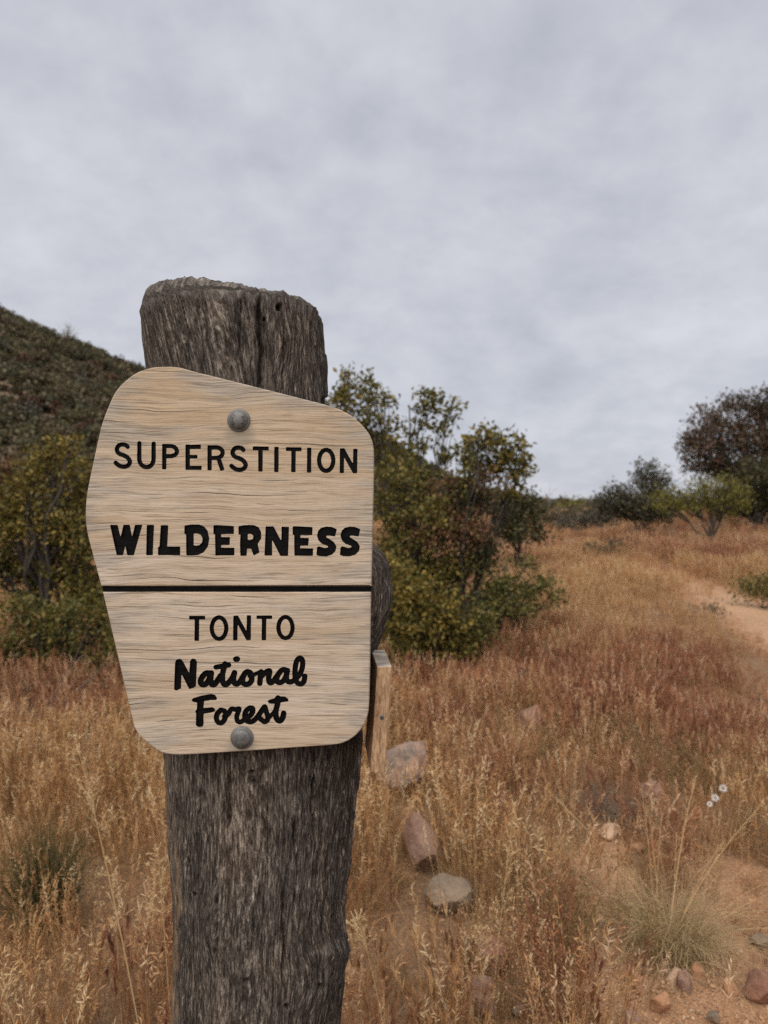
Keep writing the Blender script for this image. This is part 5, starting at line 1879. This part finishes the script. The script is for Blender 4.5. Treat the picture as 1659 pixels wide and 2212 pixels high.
# ------------------------------------------------------------------ rocks and gravel
def rock(px, py, wpx, hpx, mat, label, seed, bury=0.25, flat=1.0, lift=0.0, taper=0.0):
    lift = lift * 0.5
    r = np.random.default_rng(seed)
    x, y, z = at(px, py + hpx / 2)
    k = y / F
    bm = bmesh.new()
    bmesh.ops.create_icosphere(bm, subdivisions=5 if wpx > 60 else 4, radius=1.0)
    v_ = np.array([q_.co[:] for q_ in bm.verts])
    for i in range(13):
        d = nrm(r.normal(size=3))
        c = r.uniform(0.52, 0.86)
        ex = np.maximum(v_ @ d - c, 0)
        v_ = v_ - ex[:, None] * d * 0.92
    v_ = v_ * (1 + 0.07 * fbm(v_[:, 0] * 1.8 + seed, v_[:, 1] * 1.8, v_[:, 2] * 1.8, o=4, seed=seed)[:, None])
    v_ = v_ + 0.025 * fbm(v_[:, 0] * 7 + seed, v_[:, 1] * 7, v_[:, 2] * 7, o=3, seed=seed + 1)[:, None] * nrm(v_)
    v_ = v_ / np.abs(v_).max(0)
    tf_ = 1 - taper * np.clip(v_[:, 2:3] * 0.5 + 0.5, 0, 1) ** 1.3
    v_ = v_ * np.concatenate([tf_, tf_, np.ones_like(tf_)], 1)
    hw, hh = wpx * k / 2, hpx * k / 2 * (1 + bury)
    v_ = v_ * np.array([hw, hw * r.uniform(0.75, 1.0), hh])
    for q_, c in zip(bm.verts, v_):
        q_.co = c
    for f in bm.faces:
        f.smooth = True
    me = bpy.data.meshes.new('rock')
    bm.to_mesh(me)
    bm.free()
    me.set_sharp_from_angle(angle=R(22))
    o = obj('rock', me, mat, label=label, category='rock')
    o.location = (x, y + hw * 0.5, z + hh * (1 - 2 * bury) * 0.95 + lift)
    o.rotation_euler = (r.normal() * 0.1, r.normal() * 0.12, 0)
    return o


for rk in ROCKS:
    rock(*rk[:7], lift=rk[7], taper=rk[8] if len(rk) > 8 else 0.0)

r = np.random.default_rng(700)
t_ = (1 + 5 ** 0.5) / 2
ico = nrm(np.array([(-1, t_, 0), (1, t_, 0), (-1, -t_, 0), (1, -t_, 0), (0, -1, t_), (0, 1, t_), (0, -1, -t_), (0, 1, -t_), (t_, 0, -1), (t_, 0, 1), (-t_, 0, -1), (-t_, 0, 1)], float))
icf = np.array([(0, 11, 5), (0, 5, 1), (0, 1, 7), (0, 7, 10), (0, 10, 11), (1, 5, 9), (5, 11, 4), (11, 10, 2), (10, 7, 6), (7, 1, 8), (3, 9, 4), (3, 4, 2), (3, 2, 6), (3, 6, 8), (3, 8, 9), (4, 9, 5), (2, 4, 11), (6, 2, 10), (8, 6, 7), (9, 8, 1)])
pp = []
for bx, by, bz, br in bare:
    m = int(9000 * br * br) + 300
    pp.append(np.stack([bx + r.normal(size=m) * br * 0.75, by + r.normal(size=m) * br * 0.85], -1))
m = 1500
ti = r.integers(0, len(tcen), m)
pp.append(tcen[ti] + tnor[ti] * (r.normal(size=(m, 1)) * 0.25))
pp.append(np.stack([r.uniform(-2.5, 3.5, 2600), r.uniform(1.4, 5.5, 2600)], -1))
pp = np.concatenate(pp)
n = len(pp)
sz = 0.0016 + 0.0055 * r.uniform(0, 1, n) ** 5 + 0.0012 * r.uniform(0, 1, n)
v_ = ico[None] * (1 + r.normal(size=(n, 12, 1)) * 0.18) * sz[:, None, None] * r.uniform(0.6, 1.3, (n, 1, 3)) * np.array([1.15, 1.15, 0.75])
gzz = ground(pp[:, 0], pp[:, 1]) + np.exp(-((pp[:, 0] - 0.5) ** 2 + (pp[:, 1] - 2.6) ** 2) / 30.0) * 0.018 * fbm(pp[:, 0] * 3.1, pp[:, 1] * 3.1, o=4, seed=21)
v_ = v_ + np.stack([pp[:, 0], pp[:, 1], gzz + sz * 0.35], -1)[:, None, :]
pal = np.array([(0.42, 0.25, 0.14), (0.47, 0.30, 0.18), (0.34, 0.185, 0.10), (0.48, 0.32, 0.21), (0.27, 0.18, 0.12), (0.40, 0.235, 0.125)])
c = pal[r.integers(0, 6, n)] * r.uniform(0.75, 1.15, (n, 1))
col = np.repeat(np.concatenate([c, np.ones((n, 1))], 1), 12, 0)
tf = (np.arange(n)[:, None, None] * 12 + icf[None]).reshape(-1, 3)
M = Mat('gravel')
M.color(M.attr('col').outputs['Color'])
M.set(roughness=0.9)
obj('gravel', mk_mesh('gravel', v_.reshape(-1, 3), tris=tf, smooth=False, attrs={'col': col}), M.m, kind='stuff', label='loose pinkish gravel on the bare soil', category='gravel')
